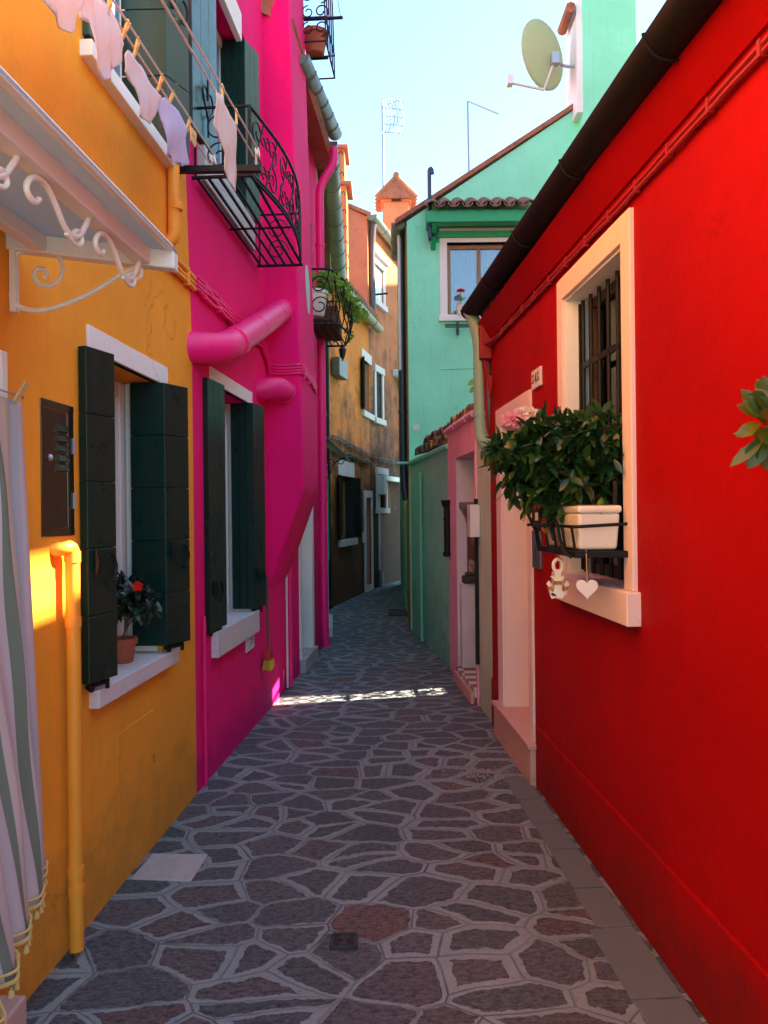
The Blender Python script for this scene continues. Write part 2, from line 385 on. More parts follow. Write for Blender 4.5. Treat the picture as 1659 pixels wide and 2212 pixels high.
# ------------------------------------------------------------------ geometry helpers
def wall_mesh(W, t0, t1, z0, z1, holes=(), thick=3.0, warp=None, extra_t=(), extra_z=()):
    """solid block with recessed openings; holes = (t0, t1, z0, z1, depth)"""
    m = MB()
    ts = sorted({t0, t1, *[h[0] for h in holes], *[h[1] for h in holes], *extra_t})
    zs = sorted({z0, z1, *[h[2] for h in holes], *[h[3] for h in holes], *extra_z})
    def P(t, z, o):
        if warp: t, z, o = warp(t, z, o)
        return W.pt(t, z, o)
    def inh(t, z):
        for h in holes:
            if h[0]-1e-6 < t < h[1]+1e-6 and h[2]-1e-6 < z < h[3]+1e-6: return h
    for i in range(len(ts)-1):
        for j in range(len(zs)-1):
            a, b, c, d = ts[i], ts[i+1], zs[j], zs[j+1]
            h = inh((a+b)/2, (c+d)/2)
            o = -h[4] if h else 0
            m.add([P(a,c,o), P(b,c,o), P(b,d,o), P(a,d,o)], [(0,1,2,3)])
            m.add([P(a,c,-thick), P(b,c,-thick), P(b,d,-thick), P(a,d,-thick)], [(3,2,1,0)])
    for h in holes:
        a, b, c, d, e = h
        for (p, q_) in (((a,c),(b,c)), ((b,c),(b,d)), ((b,d),(a,d)), ((a,d),(a,c))):
            m.add([P(*p,0), P(*q_,0), P(*q_,-e), P(*p,-e)], [(0,1,2,3)])
    for i in range(len(ts)-1):
        a, b = ts[i], ts[i+1]
        m.add([P(a,z0,0),P(b,z0,0),P(b,z0,-thick),P(a,z0,-thick)], [(0,1,2,3)])
        m.add([P(a,z1,0),P(b,z1,0),P(b,z1,-thick),P(a,z1,-thick)], [(0,1,2,3)])
    for j in range(len(zs)-1):
        a, b = zs[j], zs[j+1]
        m.add([P(t0,a,0),P(t0,b,0),P(t0,b,-thick),P(t0,a,-thick)], [(0,1,2,3)])
        m.add([P(t1,a,0),P(t1,b,0),P(t1,b,-thick),P(t1,a,-thick)], [(0,1,2,3)])
    return m

def leaf_panel(pa, pb, z0, z1, th, n, horiz, mat, parent, out):
    """one shutter leaf between plan points pa, pb"""
    a, b = V((pa[0], pa[1], 0)), V((pb[0], pb[1], 0)); d = b-a; L = d.length; d.normalize()
    nn = V((d.y, -d.x, 0)); nn = nn if nn.dot(V(out).to_3d()) > 0 else -nn
    m = MB()
    def bx(s0, s1, za, zb, e0, e1):
        c = [a+d*s+nn*e+V((0,0,z)) for z in (za, zb) for (s, e) in ((s0,e0),(s1,e0),(s1,e1),(s0,e1))]
        m.hexa(c)
    bx(.006, L-.006, z0+.004, z1-.004, -th*.72, -th*.28)
    g = .0015
    for i in range(n):
        if horiz: bx(0, L, z0+(z1-z0)*i/n+g, z0+(z1-z0)*(i+1)/n-g, -th, 0)
        else: bx(L*i/n+g*.6, L*(i+1)/n-g*.6, z0, z1, -th, 0)
    return m.build('shutter', mat, parent, bevel=.0025, seg=1), (a, d, nn, L)

def shutter_iron(fr, zs, sub, mat, th=0):
    a, d, nn, L = fr
    m = MB()
    for z in zs:
        p = a+d*L*.25+nn*(th+.006)+V((0,0,z))
        m.tube([p+V((0,0,.045)), p+nn*.008, p-V((0,0,.05))], [.009,.013,.009], 6)
        m.ball(p+nn*.01, .011, 6)
        pts = [p+d*(.07+.035*math.sin(k*.7))+V((0,0,-.03+.055*math.cos(k*.7)))+nn*.012 for k in range(6)]
        m.tube(pts, .007, 6)
    return m.build('latch', mat, sub, smooth=True)

def bottom_hinge(fr, z, sub, mat):
    a, d, nn, L = fr
    m = MB(); p = a-nn*.018+V((0,0,z))
    m.tube([p+d*.01, p+d*(L*.75)], .011, 6); m.ball(p+d*L*.75+V((0,0,.03)), .016, 6); m.tube([p+d*L*.75-V((0,0,.03)), p+d*L*.75+V((0,0,.06))], .009, 6)
    m.ball(p+d*L*.2-V((0,0,.012)), .014, 6)
    return m.build('hinge', mat, sub, smooth=True)

def cs(u, v, Y): p = at(u, v, Y); return (p.x, p.y)

def casing(W, t0, t1, z0, z1, o, parent, name, mats, bars=1, pane=None, w=.05, back=.02):
    """window: frame with pane behind; returns the frame"""
    m = MB(); th = .045
    m.wbox(W, t0, t0+w, z0, z1, o, o+th); m.wbox(W, t1-w, t1, z0, z1, o, o+th)
    m.wbox(W, t0+w, t1-w, z0, z0+w, o, o+th-.003); m.wbox(W, t0+w, t1-w, z1-w, z1, o, o+th-.003)
    for i in range(1, bars+1):
        c = t0+(t1-t0)*i/(bars+1); m.wbox(W, c-w*.45, c+w*.45, z0+w, z1-w, o, o+th-.006)
    f = m.build(name, mats, parent, bevel=.004)
    if pane:
        MB().wbox(W, t0+w*.7, t1-w*.7, z0+w*.7, z1-w*.7, o+.012, o+.018).build('pane', pane, f)
    return f

def spiral2(c, r0, r1, turns, a0, n=24, dirn=1):
    return [(c[0]+(r0+(r1-r0)*k/n)*math.cos(a0+dirn*2*PI*turns*k/n), c[1]+(r0+(r1-r0)*k/n)*math.sin(a0+dirn*2*PI*turns*k/n)) for k in range(n+1)]

def smooth_path(pts, it=2):
    pts = [V(p) for p in pts]
    for _ in range(it):
        o = [pts[0]]
        for a, b in zip(pts, pts[1:]): o += [a*.75+b*.25, a*.25+b*.75]
        pts = o+[pts[-1]]
    return pts

def leaf_shape(m, p, d, nrm, L, w, bend=.25, fold=.18):
    d = V(d).normalized(); nrm = V(nrm); nrm = (nrm-d*nrm.dot(d)); nrm = nrm.normalized() if nrm.length > 1e-4 else d.orthogonal().normalized()
    x = d.cross(nrm); p = V(p); vs = []
    prof = [(0, .12), (.25, .78), (.55, 1.0), (.82, .62), (1, .03)]
    for f, k in prof:
        c = p+d*(L*f)-nrm*(bend*L*f*f); hw = w*.5*k
        vs += [c-x*hw+nrm*(fold*hw), c, c+x*hw+nrm*(fold*hw)]
    fs = []
    for i in range(4):
        b = i*3; fs += [(b,b+1,b+4,b+3), (b+1,b+2,b+5,b+4)]
    m.add(vs, fs)

def rnd_dir():
    while True:
        v = V((random.uniform(-1,1), random.uniform(-1,1), random.uniform(-1,1)))
        if .05 < v.length < 1: return v.normalized()

def bush(m, lobes, n, L, w, droop=.2, outward=.8):
    """leaf rosettes spread through a set of ellipsoid lobes (centre, radii)"""
    tot = sum(r[0]*r[1]*r[2] for c, r in lobes)
    for c, r in lobes:
        k = max(1, int(n*r[0]*r[1]*r[2]/tot))
        for _ in range(k):
            d = rnd_dir(); f = random.uniform(.35, 1)**.5
            p = V(c)+V((d.x*r[0], d.y*r[1], d.z*r[2]))*f
            tip = (d*outward+rnd_dir()*.7+V((0,0,.25-droop))).normalized()
            for j in range(random.choice((3, 4, 5))):
                dd = (tip*.5+rnd_dir()*.9).normalized()
                leaf_shape(m, p+rnd_dir()*L*.1, dd, (V((0,0,1))+rnd_dir()*.5), L*random.uniform(.6, 1.15), w*random.uniform(.7, 1.15), random.uniform(0, .45))

W1 = Wall((-1.20, 2.47), (-1.088, 4.39)); W2 = Wall((-1.088, 4.39), (-.80, 8.4)); W3 = Wall((-.75, 9.1), (-.998, 12.93))
W4 = Wall((-.895, 12.93), (-.282, 15.92)); W5 = Wall((-.282, 15.92), (.625, 18.87))
WT = Wall((.363, 10.42), (.66, 7.75), side=(-1, 0)); WP = Wall((.66, 7.75), (.765, 6.3), side=(-1, 0)); WS = Wall((.765, 6.3), (.80, 5.75), side=(-1, 0))
WR = Wall((.999, 2.383), (.80, 5.75), side=(-1, 0)); WG = Wall((.363, 10.42), (5, 10.42), axis=0, side=(0, -1))

# ------------------------------------------------------------------ ground and air
g = MB().add([(-150,-150,0),(150,-150,0),(150,150,0),(-150,150,0)], [(0,1,2,3)]).build('alley_paving', mt['paving'], recalc=False); struct(g)
# plain slabs along the red wall
kb = MB(); random.seed(3)
t = 1.2
while t < 4.35:
    L = random.uniform(.28, .46); w = .17 if t < 2.9 else .13
    kb.wbox(WR, t, t+L-.012, -.05, .004+random.uniform(0, .003), .03, .03+w+random.uniform(-.012, .012)); t += L
struct(kb.build('kerb_slabs', plain('kerb_slab_stone', (.135,.148,.148), .8), bevel=.003))

# ------------------------------------------------------------------ orange house
oh = thing('orange_house', 'orange stuccoed house with white scroll canopy and dark green shutters, nearest on the alley', 'house', W1.pt(3, 0))
zl0, zl1 = W1.q(340, 826)[1], W1.q(190, 703)[1]
zs1 = W1.q(373, 1396)[1]; zs0 = W1.q(373, 1427)[1]
us1 = W1.q(350, 325)[1]; us0 = W1.q(350, 352)[1]
HT = 6.6
def warp1(t, z, o):
    if t > 4.3 and z > 2.6: t -= .085*(z-2.6)
    return t, z, o
wall_mesh(W1, -.6, 4.39, 0, HT, [(3.11, 3.85, zs1-.01, zl0, .24), (3.2, 3.97, us1-.01, 4.9, .24), (1.35, 2.4, .165, 2.05, .25)], 3.2, warp1, (4.2,), (2.6,)).build('wall', mt['orange'], oh)
# ground window
win = casing(W1, 3.11, 3.85, zs1+.002, zl0-.002, -.22, oh, 'window', mt['whitepaint'], 1, mt['glass'], .07)
MB().wbox(W1, 3.11, 3.85, zs1, zl0, -.239, -.225).build('curtain', mt['linen2'], win)
MB().wprism(W1, [(3.03, zl0), (3.935, zl0), (3.95, zl0+.03), (3.95, zl1-.03), (3.94, zl1), (3.03, zl1)], -.03, .012).build('lintel', mt['white'], oh, bevel=.003)
MB().wbox(W1, 3.112, 3.122, zs1+.006, zl0-.003, -.17, -.012).build('reveal_lining', mt['white'], oh)
m = MB(); m.wbox(W1, 3.838, 3.849, zs1+.006, zl0-.003, -.17, -.02)
m.build('reveal_lining', mt['white'], oh)
MB().wbox(W1, 3.02, 3.985, zs0, zs1, -.215, .042).build('sill', mt['marble'], oh, bevel=.004)
bl = MB()
for i in range(34):
    z = zl0-.09-i*.022
    bl.hexa([W1.pt(t, z+dz, o) for dz in (0, .002) for (t, o, ) in ((3.135,-.165),(3.52,-.165),(3.52,-.140),(3.135,-.140))])
bl.wbox(W1, 3.13, 3.54, zl0-.08, zl0-.02, -.17, -.13); bl.build('blind', mt['whitepaint'], oh)
zt, zb = at(187, 745, 2.94).z, at(187, 1480, 2.94).z
def bifold(H0, H1, near, far, horiz, n, mat, parent, irons, hinge=True, inner=None):
    """near = (a, b) ; far = (a, b, c) plan points"""
    out = []
    s, fr = leaf_panel(near[0], near[1], H0, H1, .036, n, horiz, mat, parent, (1, -.2)); out.append(s)
    shutter_iron(fr, irons, s, mt['black'])
    if hinge: bottom_hinge(fr, H0-.012, s, mt['black'])
    s, fr = leaf_panel(far[0], far[1], H0, H1, .036, n, horiz, inner or mat, parent, (-.2, -1)); out.append(s)
    s, fr = leaf_panel(far[1], far[2], H0, H1, .036, n, horiz, mat, parent, (1, -.2)); out.append(s)
    shutter_iron(fr, irons, s, mt['black'])
    if hinge: bottom_hinge(fr, H0-.012, s, mt['black'])
    return out
nearO = (cs(189, 1100, 2.94), cs(251, 1100, 3.11)); farO = (cs(283, 1100, 3.795), cs(357, 1100, 3.79), cs(409, 1100, 3.95))
bifold(zb, zt, nearO, farO, True, 5, mt['green'], oh, [1.42])
# upper window
m = MB(); m.wbox(W1, 3.0, 4.0, us0, us1, -.23, .05); m.build('sill', mt['white'], oh, bevel=.004)
casing(W1, 3.2, 3.97, us1+.002, 4.898, -.22, oh, 'window', mt['whitepaint'], 1, mt['blueglass'], .07)
MB().wbox(W1, 3.956, 3.968, us1+.006, 4.89, -.17, -.02).build('reveal_lining', mt['white'], oh)
nearU = ((W1.pt(3.02, 0, .03).x, 3.02), (W1.pt(3.19, 0, .05).x, 3.19)); farU = (cs(262, 130, 3.91), (W1.pt(3.905, 0, .035).x, 3.905), (W1.pt(4.07, 0, .10).x, 4.07))
bifold(us1+.03, 4.85, nearU, farU, True, 4, mt['green2'], oh, [4.25], True, mt['green'])  # outer leaves painted lighter for sky sheen, inner leaf darker
# meter cupboard let into the wall
a, b = W1.q(86, 862), W1.q(160, 1156); c0 = W1.q(160, 880); t0, t1 = a[0], b[0]; z0, z1 = b[1], c0[1]
cab = MB(); cab.wbox(W1, t0, t1, z0, z0+.028, -.02, .004); cab.wbox(W1, t0, t1, z1-.028, z1, -.02, .004); cab.wbox(W1, t0, t0+.012, z0+.028, z1-.028, -.02, .004); cab.wbox(W1, t1-.05, t1, z0+.028, z1-.028, -.02, .003)
cb = cab.build('meter_cupboard', mt['steel'], oh, bevel=.002)
MB().wbox(W1, t0+.014, t1-.052, z0+.03, z1-.03, -.02, .0015).build('cupboard_door', mt['steel'], cb, bevel=.001)
m = MB(); zc = W1.q(125, 985)[1]
for i in range(5):
    z = zc+.09-i*.036; m.hexa([W1.pt(t, zz, o) for (zz, oo) in ((z, .002), (z+.028, .002)) for (t, o) in ((t0+.12, oo), (t1-.06, oo), (t1-.06, oo+(.014 if zz == z else .002)), (t0+.12, oo+(.014 if zz == z else .002)))])
m.build('louvre', mt['steel'], cb)
m = MB()
for zz in (z0+.13, z1-.15): MB().tube([W1.pt(t1-.006, zz-.03, .006), W1.pt(t1-.006, zz+.03, .006)], .006, 6).build('hinge', mt['galv'], cb)
MB().ball(W1.pt(t0+.06, zc-.01, .004), .012, 6).build('lock', mt['galv'], cb)
# hatch in the plaster
h0 = W1.q(253, 1590); h1 = W1.q(333, 1690); h2 = W1.q(333, 1530)
m = MB(); e = .006
m.wprism(W1, [(h0[0], h1[1]-.0), (h1[0], h1[1]), (h1[0], h2[1]), (h0[0], h2[1])], -.02, .0025); m.build('plaster_hatch', mt['orange'], oh, bevel=.002)
m = MB(); k = W1.q(333, 1636); m.wbox(W1, k[0]-.02, k[0]-.008, k[1]-.02, k[1]+.02, .001, .006); m.build('hatch_lock', mt['gold'], oh)
# pipes
def pipe(pts, r, name, mat, parent, collars=(), it=2, seg=12):
    m = MB(); m.tube(smooth_path(pts, it), r, seg)
    for p, d in collars:
        p = V(p); d = V(d).normalized(); m.tube([p-d*.02, p+d*.02], r*1.14, seg)
    return m.build(name, mat, parent, smooth=True)
tp = W1.q(157, 1250, .045)[0]; zt_ = at(157, 1185, tp).z
pp = [W1.pt(tp-.06, zt_, -.03), W1.pt(tp-.045, zt_, .035), W1.pt(tp, zt_+.01, .045), W1.pt(tp, zt_-.08, .045)] 
pipe(pp+[W1.pt(tp, z, .045) for z in (1.0, .5, .02)], .0255, 'downpipe', mt['orange_paint'], oh, [(W1.pt(tp, zt_-.03, .045), (0,0,1)), (W1.pt(tp, W1.q(160, 1335)[1], .045), (0,0,1)), (W1.pt(tp, W1.q(160, 1860)[1], .045), (0,0,1)), (W1.pt(tp, W1.q(160, 1900)[1], .045), (0,0,1))])
tu = W1.q(378, 470, .04)[0]; zu = W1.q(378, 545)[1]
pipe([W1.pt(tu, 6.3, .035), W1.pt(tu, 4.5, .035), W1.pt(tu, zu+.14, .035), W1.pt(tu, zu+.03, .035), W1.pt(tu, zu, -.02)], .032, 'upper_downpipe', mt['orange_paint'], oh, [(W1.pt(tu, zu+.2, .045), (0,0,1))])
# eaves and roof above the frame
MB().wprism(W1, [(-.7, HT), (4.1, HT), (4.1, HT+.12), (-.7, HT+.12)], -3.3, .35).build('roof', mt['tile'], oh)
# cable bundle on the orange wall
def cable(W, pts, r, n, name, mat, parent, gap=.02, clips=True, wob=.004):
    m = MB()
    for k in range(n):
        P = []
        for a, b in zip(pts, pts[1:]):
            ns = max(2, int(abs(a[0]-b[0])/.12)+1)
            for i in range(ns):
                f = i/ns; P.append(W.pt(a[0]+(b[0]-a[0])*f, a[1]+(b[1]-a[1])*f-k*gap+random.uniform(-wob, wob), (a[2]+(b[2]-a[2])*f)+random.uniform(0, wob)))
        b = pts[-1]; P.append(W.pt(b[0], b[1]-k*gap, b[2]))
        m.tube(P, r*random.uniform(.8, 1.15), 6)
    if clips:
        for a, b in zip(pts, pts[1:]):
            nn = int(abs(a[0]-b[0])/.28)
            for i in range(nn):
                f = (i+.5)/nn; t = a[0]+(b[0]-a[0])*f; z = a[1]+(b[1]-a[1])*f; o = a[2]+(b[2]-a[2])*f
                m.wbox(W, t-.008, t+.008, z-gap*(n-1)-r*1.3, z+r*1.6, o-r*1.2, o+r*1.3)
    return m.build(name, mat, parent, smooth=True)
zc1 = W1.q(428, 618)[1]
cable(W1, [(2.7, zc1+.02, .02), (4.385, zc1, .02)], .014, 3, 'cable_bundle', mt['orange_paint'], oh, .03)
# white surround of the doorway and its step
MB().wbox(W1, 2.4, W1.q(7, 800)[0], .17, 2.12, -.25, .015).build('door_surround', mt['white'], oh, bevel=.003)
MB().wbox(W1, 1.3, 2.3, 0, .172, -.248, .13).build('doorstep', mt['pinkstone'], oh, bevel=.008)
MB().wbox(W1, 1.36, 2.39, .175, 2.04, -.249, -.2).build('door', mt['brownint'], oh)

# canopy over the door (part of the house, its rails, sheet and scroll bracket are pieces of it)
YC = 2.46
cn = MB(); OZ = lambda x: 2.485-.13*(x-W1.pt(YC,0).x)      # falls a little towards the lane
xw = W1.pt(YC, 0).x
def canopy_bar(x, y0, y1, w, h, dz=0): cn.hexa([V((x+sx*w/2-(W1.u.x*(YC-y)), y, OZ(x)+dz+sz*h/2)) for sz in (-1, 1) for (sx, y) in ((-1,y0),(1,y0),(1,y1),(-1,y1))])
x_out = at(376, 560, YC).x; x_f = at(308, 560, YC).x; x_i = at(86, 520, YC).x
canopy_bar(x_i, .4, YC-.002, .045, .05); canopy_bar(x_f, .4, YC-.002, .05, .055)
canopy_bar(x_out-.012, .4, YC-.001, .024, .02, .035)
cn.hexa([V((x, y, OZ(x)+dz)) for dz in (-.028, .03) for (x, y) in ((xw-.01, YC), (x_out, YC), (x_out, YC+.05), (xw-.01, YC+.05))])
cnp = cn.build('canopy', mt['whitepaint'], oh, bevel=.005)
MB().hexa([V((x-(W1.u.x*(YC-y)), y, OZ(x)+dz)) for dz in (.031, .040) for (x, y) in ((xw, .4), (x_out, .4), (x_out, YC+.03), (xw, YC+.03))]).build('canopy_sheet', mt['frost'], cnp)
br = MB(); yb = YC+.02; P2 = lambda u, v: at(u, v, yb)
br.wbox(W1, yb-.012, yb+.012, at(12, 675, yb).z, at(12, 500, yb).z, .004, .024)
def px_path(l): return smooth_path([P2(*p) for p in l], 2)
br.tube(px_path([(24,640),(30,600),(27,560),(40,545),(70,533),(95,536),(120,545),(134,565),(136,590),(124,612),(100,620),(80,612),(72,595),(82,578),(97,582),(102,594),(96,600)]), .0075, 8)
br.tube(px_path([(14,620),(25,650),(48,668),(85,672),(130,662),(200,632),(262,592),(300,574)]), .0085, 8)
br.tube(px_path([(300,574),(308,585),(303,600),(290,605),(280,600),(280,590),(290,588)]), .007, 8)
br.build('scroll_bracket', mt['whitepaint'], cnp, smooth=True)
sc = MB()
def wave_pt(y, dz): return V((x_f-W1.u.x*(YC-y)-.0, y, OZ(x_f)-.03+dz))
y = YC-.03
while y > .5:
    L = .36
    sc.tube(smooth_path([wave_pt(y, 0), wave_pt(y-.06, -.075), wave_pt(y-.13, -.085), wave_pt(y-.19, -.03), wave_pt(y-.24, 0), wave_pt(y-.30, -.015), wave_pt(y-.33, -.055), wave_pt(y-.29, -.075), wave_pt(y-.265, -.055)], 2), .0075, 8)
    sc.tube(smooth_path([wave_pt(y-.13, -.085), wave_pt(y-.07, -.10), wave_pt(y-.035, -.075), wave_pt(y-.06, -.052), wave_pt(y-.085, -.065)], 2), .0065, 8)
    y -= L
sc.build('scroll_valance', mt['whitepaint'], cnp, smooth=True)

# ------------------------------------------------------------------ pink house
ph = thing('pink_house', 'bright pink house with a corbelled chimney breast, fat pink flues and iron balcony', 'house', W2.pt(6, 0))
PT = 6.35; PE = 9.1
pz0, pz1 = W2.q(545, 1345)[1], W2.q(535, 850)[1]
pzl0 = W2.q(520, 862)[1]; pzl1 = W2.q(450, 790)[1]
Hn = 1.52; dn = W2.q(440, 1090)[0]; Hn = (1365-815)/1659*dn
zt2, zb2 = at(440, 815, dn).z, at(440, 1365, dn).z
d_far = Hn*1659/445; d_far2 = Hn*1659/428; dn2 = Hn*1659/517
wt0, wt1 = dn2-.02, d_far+.055
psz1 = zb2-.02; psz0 = at(545, 1362, W2.q(545, 1362)[0]).z
ut1 = at(505, 85, d_far).z; ub = W2.q(530, 470)[1]
def warp2(t, z, o):
    if t < 4.5 and z > 2.6: t -= .085*(z-2.6)
    return t, z, o
bt0, bt1 = 6.30, 7.12
dt0, dt1 = W2.q(651, 1400)[0], W2.q(672, 1400)[0]
wall_mesh(W2, 4.39, PE, 0, PT, [(wt0, wt1, psz1-.01, pzl0, .22), (wt0, wt1, ub-.01, ut1+.02, .22), (dt0, dt1, .13, 2.3, .28)], 3.0, warp2, (4.6,), (2.6,)).build('wall', mt['pink'], ph)
MB().wbox(W2, wt0-.13, wt1+.05, pzl0, pzl1, -.03, .012).build('lintel', mt['white'], ph, bevel=.003)
MB().wbox(W2, wt0-.15, wt1+.06, psz0-.01, psz1, -.2, .045).build('sill', mt['marble'], ph, bevel=.004)
MB().wbox(W2, wt1-.015, wt1-.003, psz1, pzl0, -.18, -.003).build('reveal_lining', mt['white'], ph)
casing(W2, wt0, wt1, psz1+.002, pzl0-.002, -.2, ph, 'window', mt['whitepaint'], 1, mt['blueglass'], .06)
farP = (cs(500, 1090, d_far), cs(548, 1090, d_far-.005), cs(573, 1090, d_far2))
n0 = W2.pt(dn, 0, .03); nearP = ((n0.x, n0.y), cs(488, 1090, dn2))
bifold(zb2, zt2, nearP, farP, False, 3, mt['green'], ph, [1.15, ])
# upper window of the pink house
uz0, uz1 = ub+.02, ut1
farPU = (cs(478, 300, d_far), cs(531, 300, d_far-.005), cs(561, 300, d_far2-.04))
nu = W2.q(417, 300, .03)[0]; n1 = W2.q(470, 300, .05)[0]
nearPU = ((W2.pt(nu,0,.03).x, nu), (W2.pt(n1,0,.05).x, n1))
upl = bifold(uz0, uz1, nearPU, farPU, False, 3, mt['green2'], ph, [], False, mt['green'])  # sky reflection put into the bluish outer paint, inner leaf kept dark
hm = MB(); pc = W2.pt((nu+n1)/2, 0, .055); ctr = at(443, 225, (nu+n1)/2)
def heart(s): return [(s*16*math.sin(a)**3, s*(13*math.cos(a)-5*math.cos(2*a)-2*math.cos(3*a)-math.cos(4*a))) for a in [k*2*PI/40 for k in range(41)]]
hm.tube([V((pc.x, pc.y, ctr.z))+W2.u.to_3d()*x+V((0,0,z)) for x, z in heart(.0062)], .006, 6)
hm.tube([V((pc.x, pc.y, ctr.z-.1)), V((pc.x, pc.y, ctr.z-.2))], .006, 6); hm.tube([V((pc.x, pc.y, ctr.z+.02)), V((pc.x, pc.y, ctr.z+.14))], .006, 6)
hm.build('heart_catch', mt['black'], upl[0])
lz = W2.q(517, 85)[1]
MB().wbox(W2, wt0-.15, W2.q(519, 88)[0], lz, lz+.2, -.03, .012).build('lintel', mt['white'], ph, bevel=.003)
usz0 = W2.q(545, 535, .04)[1]
MB().wbox(W2, W2.q(442, 430, .04)[0], wt1+.06, usz0, ub+.002, -.215, .045).build('sill', mt['greystone'], ph, bevel=.006)
MB().wbox(W2, wt1-.015, wt1-.003, ub, ut1, -.18, -.003).build('reveal_lining', mt['white'], ph)
casing(W2, wt0, wt1, ub+.002, ut1, -.2, ph, 'window', mt['whitepaint'], 1, mt['blueglass'], .06)
# chimney breast: tapering, with a sloped corbel at its foot
def breast():
    m = MB(); zc, zf, top = 1.80, .98, PT+1.4
    pr = lambda z: .30-.020*(z-zc) if z > zc else .30
    rows = []
    for z in (zf, zf+.27, zf+.55, zc-.06, zc, zc+.08, zc+.25, 3, 4.5, top):
        o = pr(z) if z >= zc else max(.002, .30*(z-zf)/(zc-zf))
        if z == zc: o -= .006
        d = .012
        rows.append([W2.pt(bt0, z, -.1), W2.pt(bt0, z, max(.001, o-d)), W2.pt(bt0+d, z, o), W2.pt(bt1-.06, z, o), W2.pt(bt1, z, max(.001, o-.05)), W2.pt(bt1, z, -.1)])
    for r in rows: m.v += r
    k = 6
    for i in range(len(rows)-1):
        for j in range(k):
            j2 = (j+1)%k; m.f.append([i*k+j, i*k+j2, (i+1)*k+j2, (i+1)*k+j])
    m.f.append(list(range(k))); m.f.append([(len(rows)-1)*k+j for j in range(k)])
    return m.build('chimney_breast', mt['pink'], ph, smooth=True)
cb2 = breast()
m = MB(); c0 = at(651, 630, (bt0+bt1)/2+.1)
zc_ = c0.z; m.wprism(W2, [(c0.y-.02+.10*math.cos(a), zc_+.17*math.sin(a)*1.2+.06*math.cos(a)*-1) for a in [k*2*PI/28 for k in range(28)]], .2, .30-.02*(zc_-1.8)+.004)
m.build('filler_patch', mt['mintpatch'], cb2)
# flues
fr = .092
pa = W2.q(440, 757, .05); pe = at(596, 668, bt0)
fl = MB(); e_t, e_z = bt0+.03, pe.z
path = [W2.pt(pa[0]-.10, 2.55, -.08), W2.pt(pa[0]+.0, 2.56, .06), W2.pt(pa[0]+.12, 2.58, .13), W2.pt(pa[0]+.35, 2.67, .145), W2.pt(e_t, e_z, .135)]
sp = smooth_path(path, 3); fl.tube(sp, fr, 20)
a_, b_ = sp[-1], sp[-6]
for f in (.35, .78):
    p = path[3].lerp(path[4], f); d = (path[4]-path[3]).normalized(); fl.tube([p-d*.006, p+d*.006], fr*1.03, 20)
fl.tube([path[3]-(path[4]-path[3]).normalized()*.06, path[3]+(path[4]-path[3]).normalized()*.03], fr*1.06, 20)
fl.build('flue_pipe', mt['pink_paint'], ph, smooth=True)
p2 = at(590, 848, bt0)
f2 = MB().tube(smooth_path([W2.pt(bt0-.30, p2.z-.02, -.1), W2.pt(bt0-.27, p2.z-.01, .06), W2.pt(bt0-.20, p2.z, .14), W2.pt(bt0-.1, p2.z, .15), W2.pt(bt0+.04, p2.z, .15)], 3), .088, 20)
f2.tube([W2.pt(bt0-.03, p2.z, .15), W2.pt(bt0+.01, p2.z, .15)], .096, 20)
f2.build('flue_stub', mt['pink_paint'], ph, smooth=True)
# cable bundle
z_a = W2.q(428, 608)[1]; z_b = W2.q(545, 700)[1]; zk = at(576, 797, bt0).z
cable(W2, [(4.41, z_a, .02), (5.3, (z_a+z_b)/2-.05, .03), (bt0-.25, z_b-.06, .02), (bt0-.06, zk+.12, .02), (bt0-.012, zk+.03, .03)], .013, 4, 'cable_bundle', mt['pink_paint'], ph, .024, True, .008)
m = MB(); prz = .30-.02*(zk-1.8)
for k in range(4):
    z = zk-.023*k+.03
    m.tube(smooth_path([W2.pt(bt0-.012, z, .02), W2.pt(bt0-.014, z-.01, .15), W2.pt(bt0-.014, z, prz), W2.pt(bt0+.02, z, prz+.014), W2.pt(bt0+.3, z-.02+.01*k, prz+.014), W2.pt(bt1, z-.05, prz+.012), W2.pt(bt1+.012, z-.05, prz-.05), W2.pt(bt1+.012, z-.06, .05)], 2), .011, 6)
for tt in (bt0+.1, bt0+.32, bt0+.55): m.wbox(W2, tt-.008, tt+.008, zk-.075, zk+.045, prz, prz+.026)
m.build('cable_bundle', mt['pink_paint'], cb2, smooth=True)
# thin pipes, vent, door
tq = W2.q(444, 1550, .02)[0]
pipe([W2.pt(tq, 1.0, .018), W2.pt(tq, .5, .018), W2.pt(tq, .01, .018)], .0115, 'conduit', mt['pink_paint'], ph, [], 0)
tv, zv = W2.q(538, 1383); vg = MB(); vg.wbox(W2, tv-.10, tv+.10, zv-.075, zv+.075, -.01, .010)
for i in range(7): vg.wbox(W2, tv-.085, tv+.085, zv-.062+i*.0185, zv-.052+i*.0185, .010, .021)
vg.build('vent_grille', mt['whitepipe'], ph, bevel=.001)
MB().wbox(W2, dt1, dt1+.13, .0, 2.4, -.27, .02).build('door_jamb', mt['white'], ph, bevel=.003)
m = MB(); m.wbox(W2, dt0-.10, dt0, .0, 2.4, -.27, .015); m.wbox(W2, dt0, dt1, 2.27, 2.4, -.27, .015); m.build('door_surround', mt['white'], ph, bevel=.003)
MB().wbox(W2, dt0-.1, dt1+.13, 0, .14, -.27, .06).build('doorstep', mt['greystone'], ph, bevel=.006)
MB().wbox(W2, dt1-.004, dt1-.0, .14, 2.28, -.26, 0.0).build('reveal_lining', mt['white'], ph)
MB().wbox(W2, dt0+.01, dt1-.01, .15, .62, -.14, -.10).build('flood_barrier', mt['greydoor'], ph, bevel=.004)
MB().wbox(W2, dt0+.01, dt1-.01, .145, 2.26, -.279, -.235).build('door', mt['whitepaint'], ph)
tg = W2.q(645, 1400, .05)[0]-.30
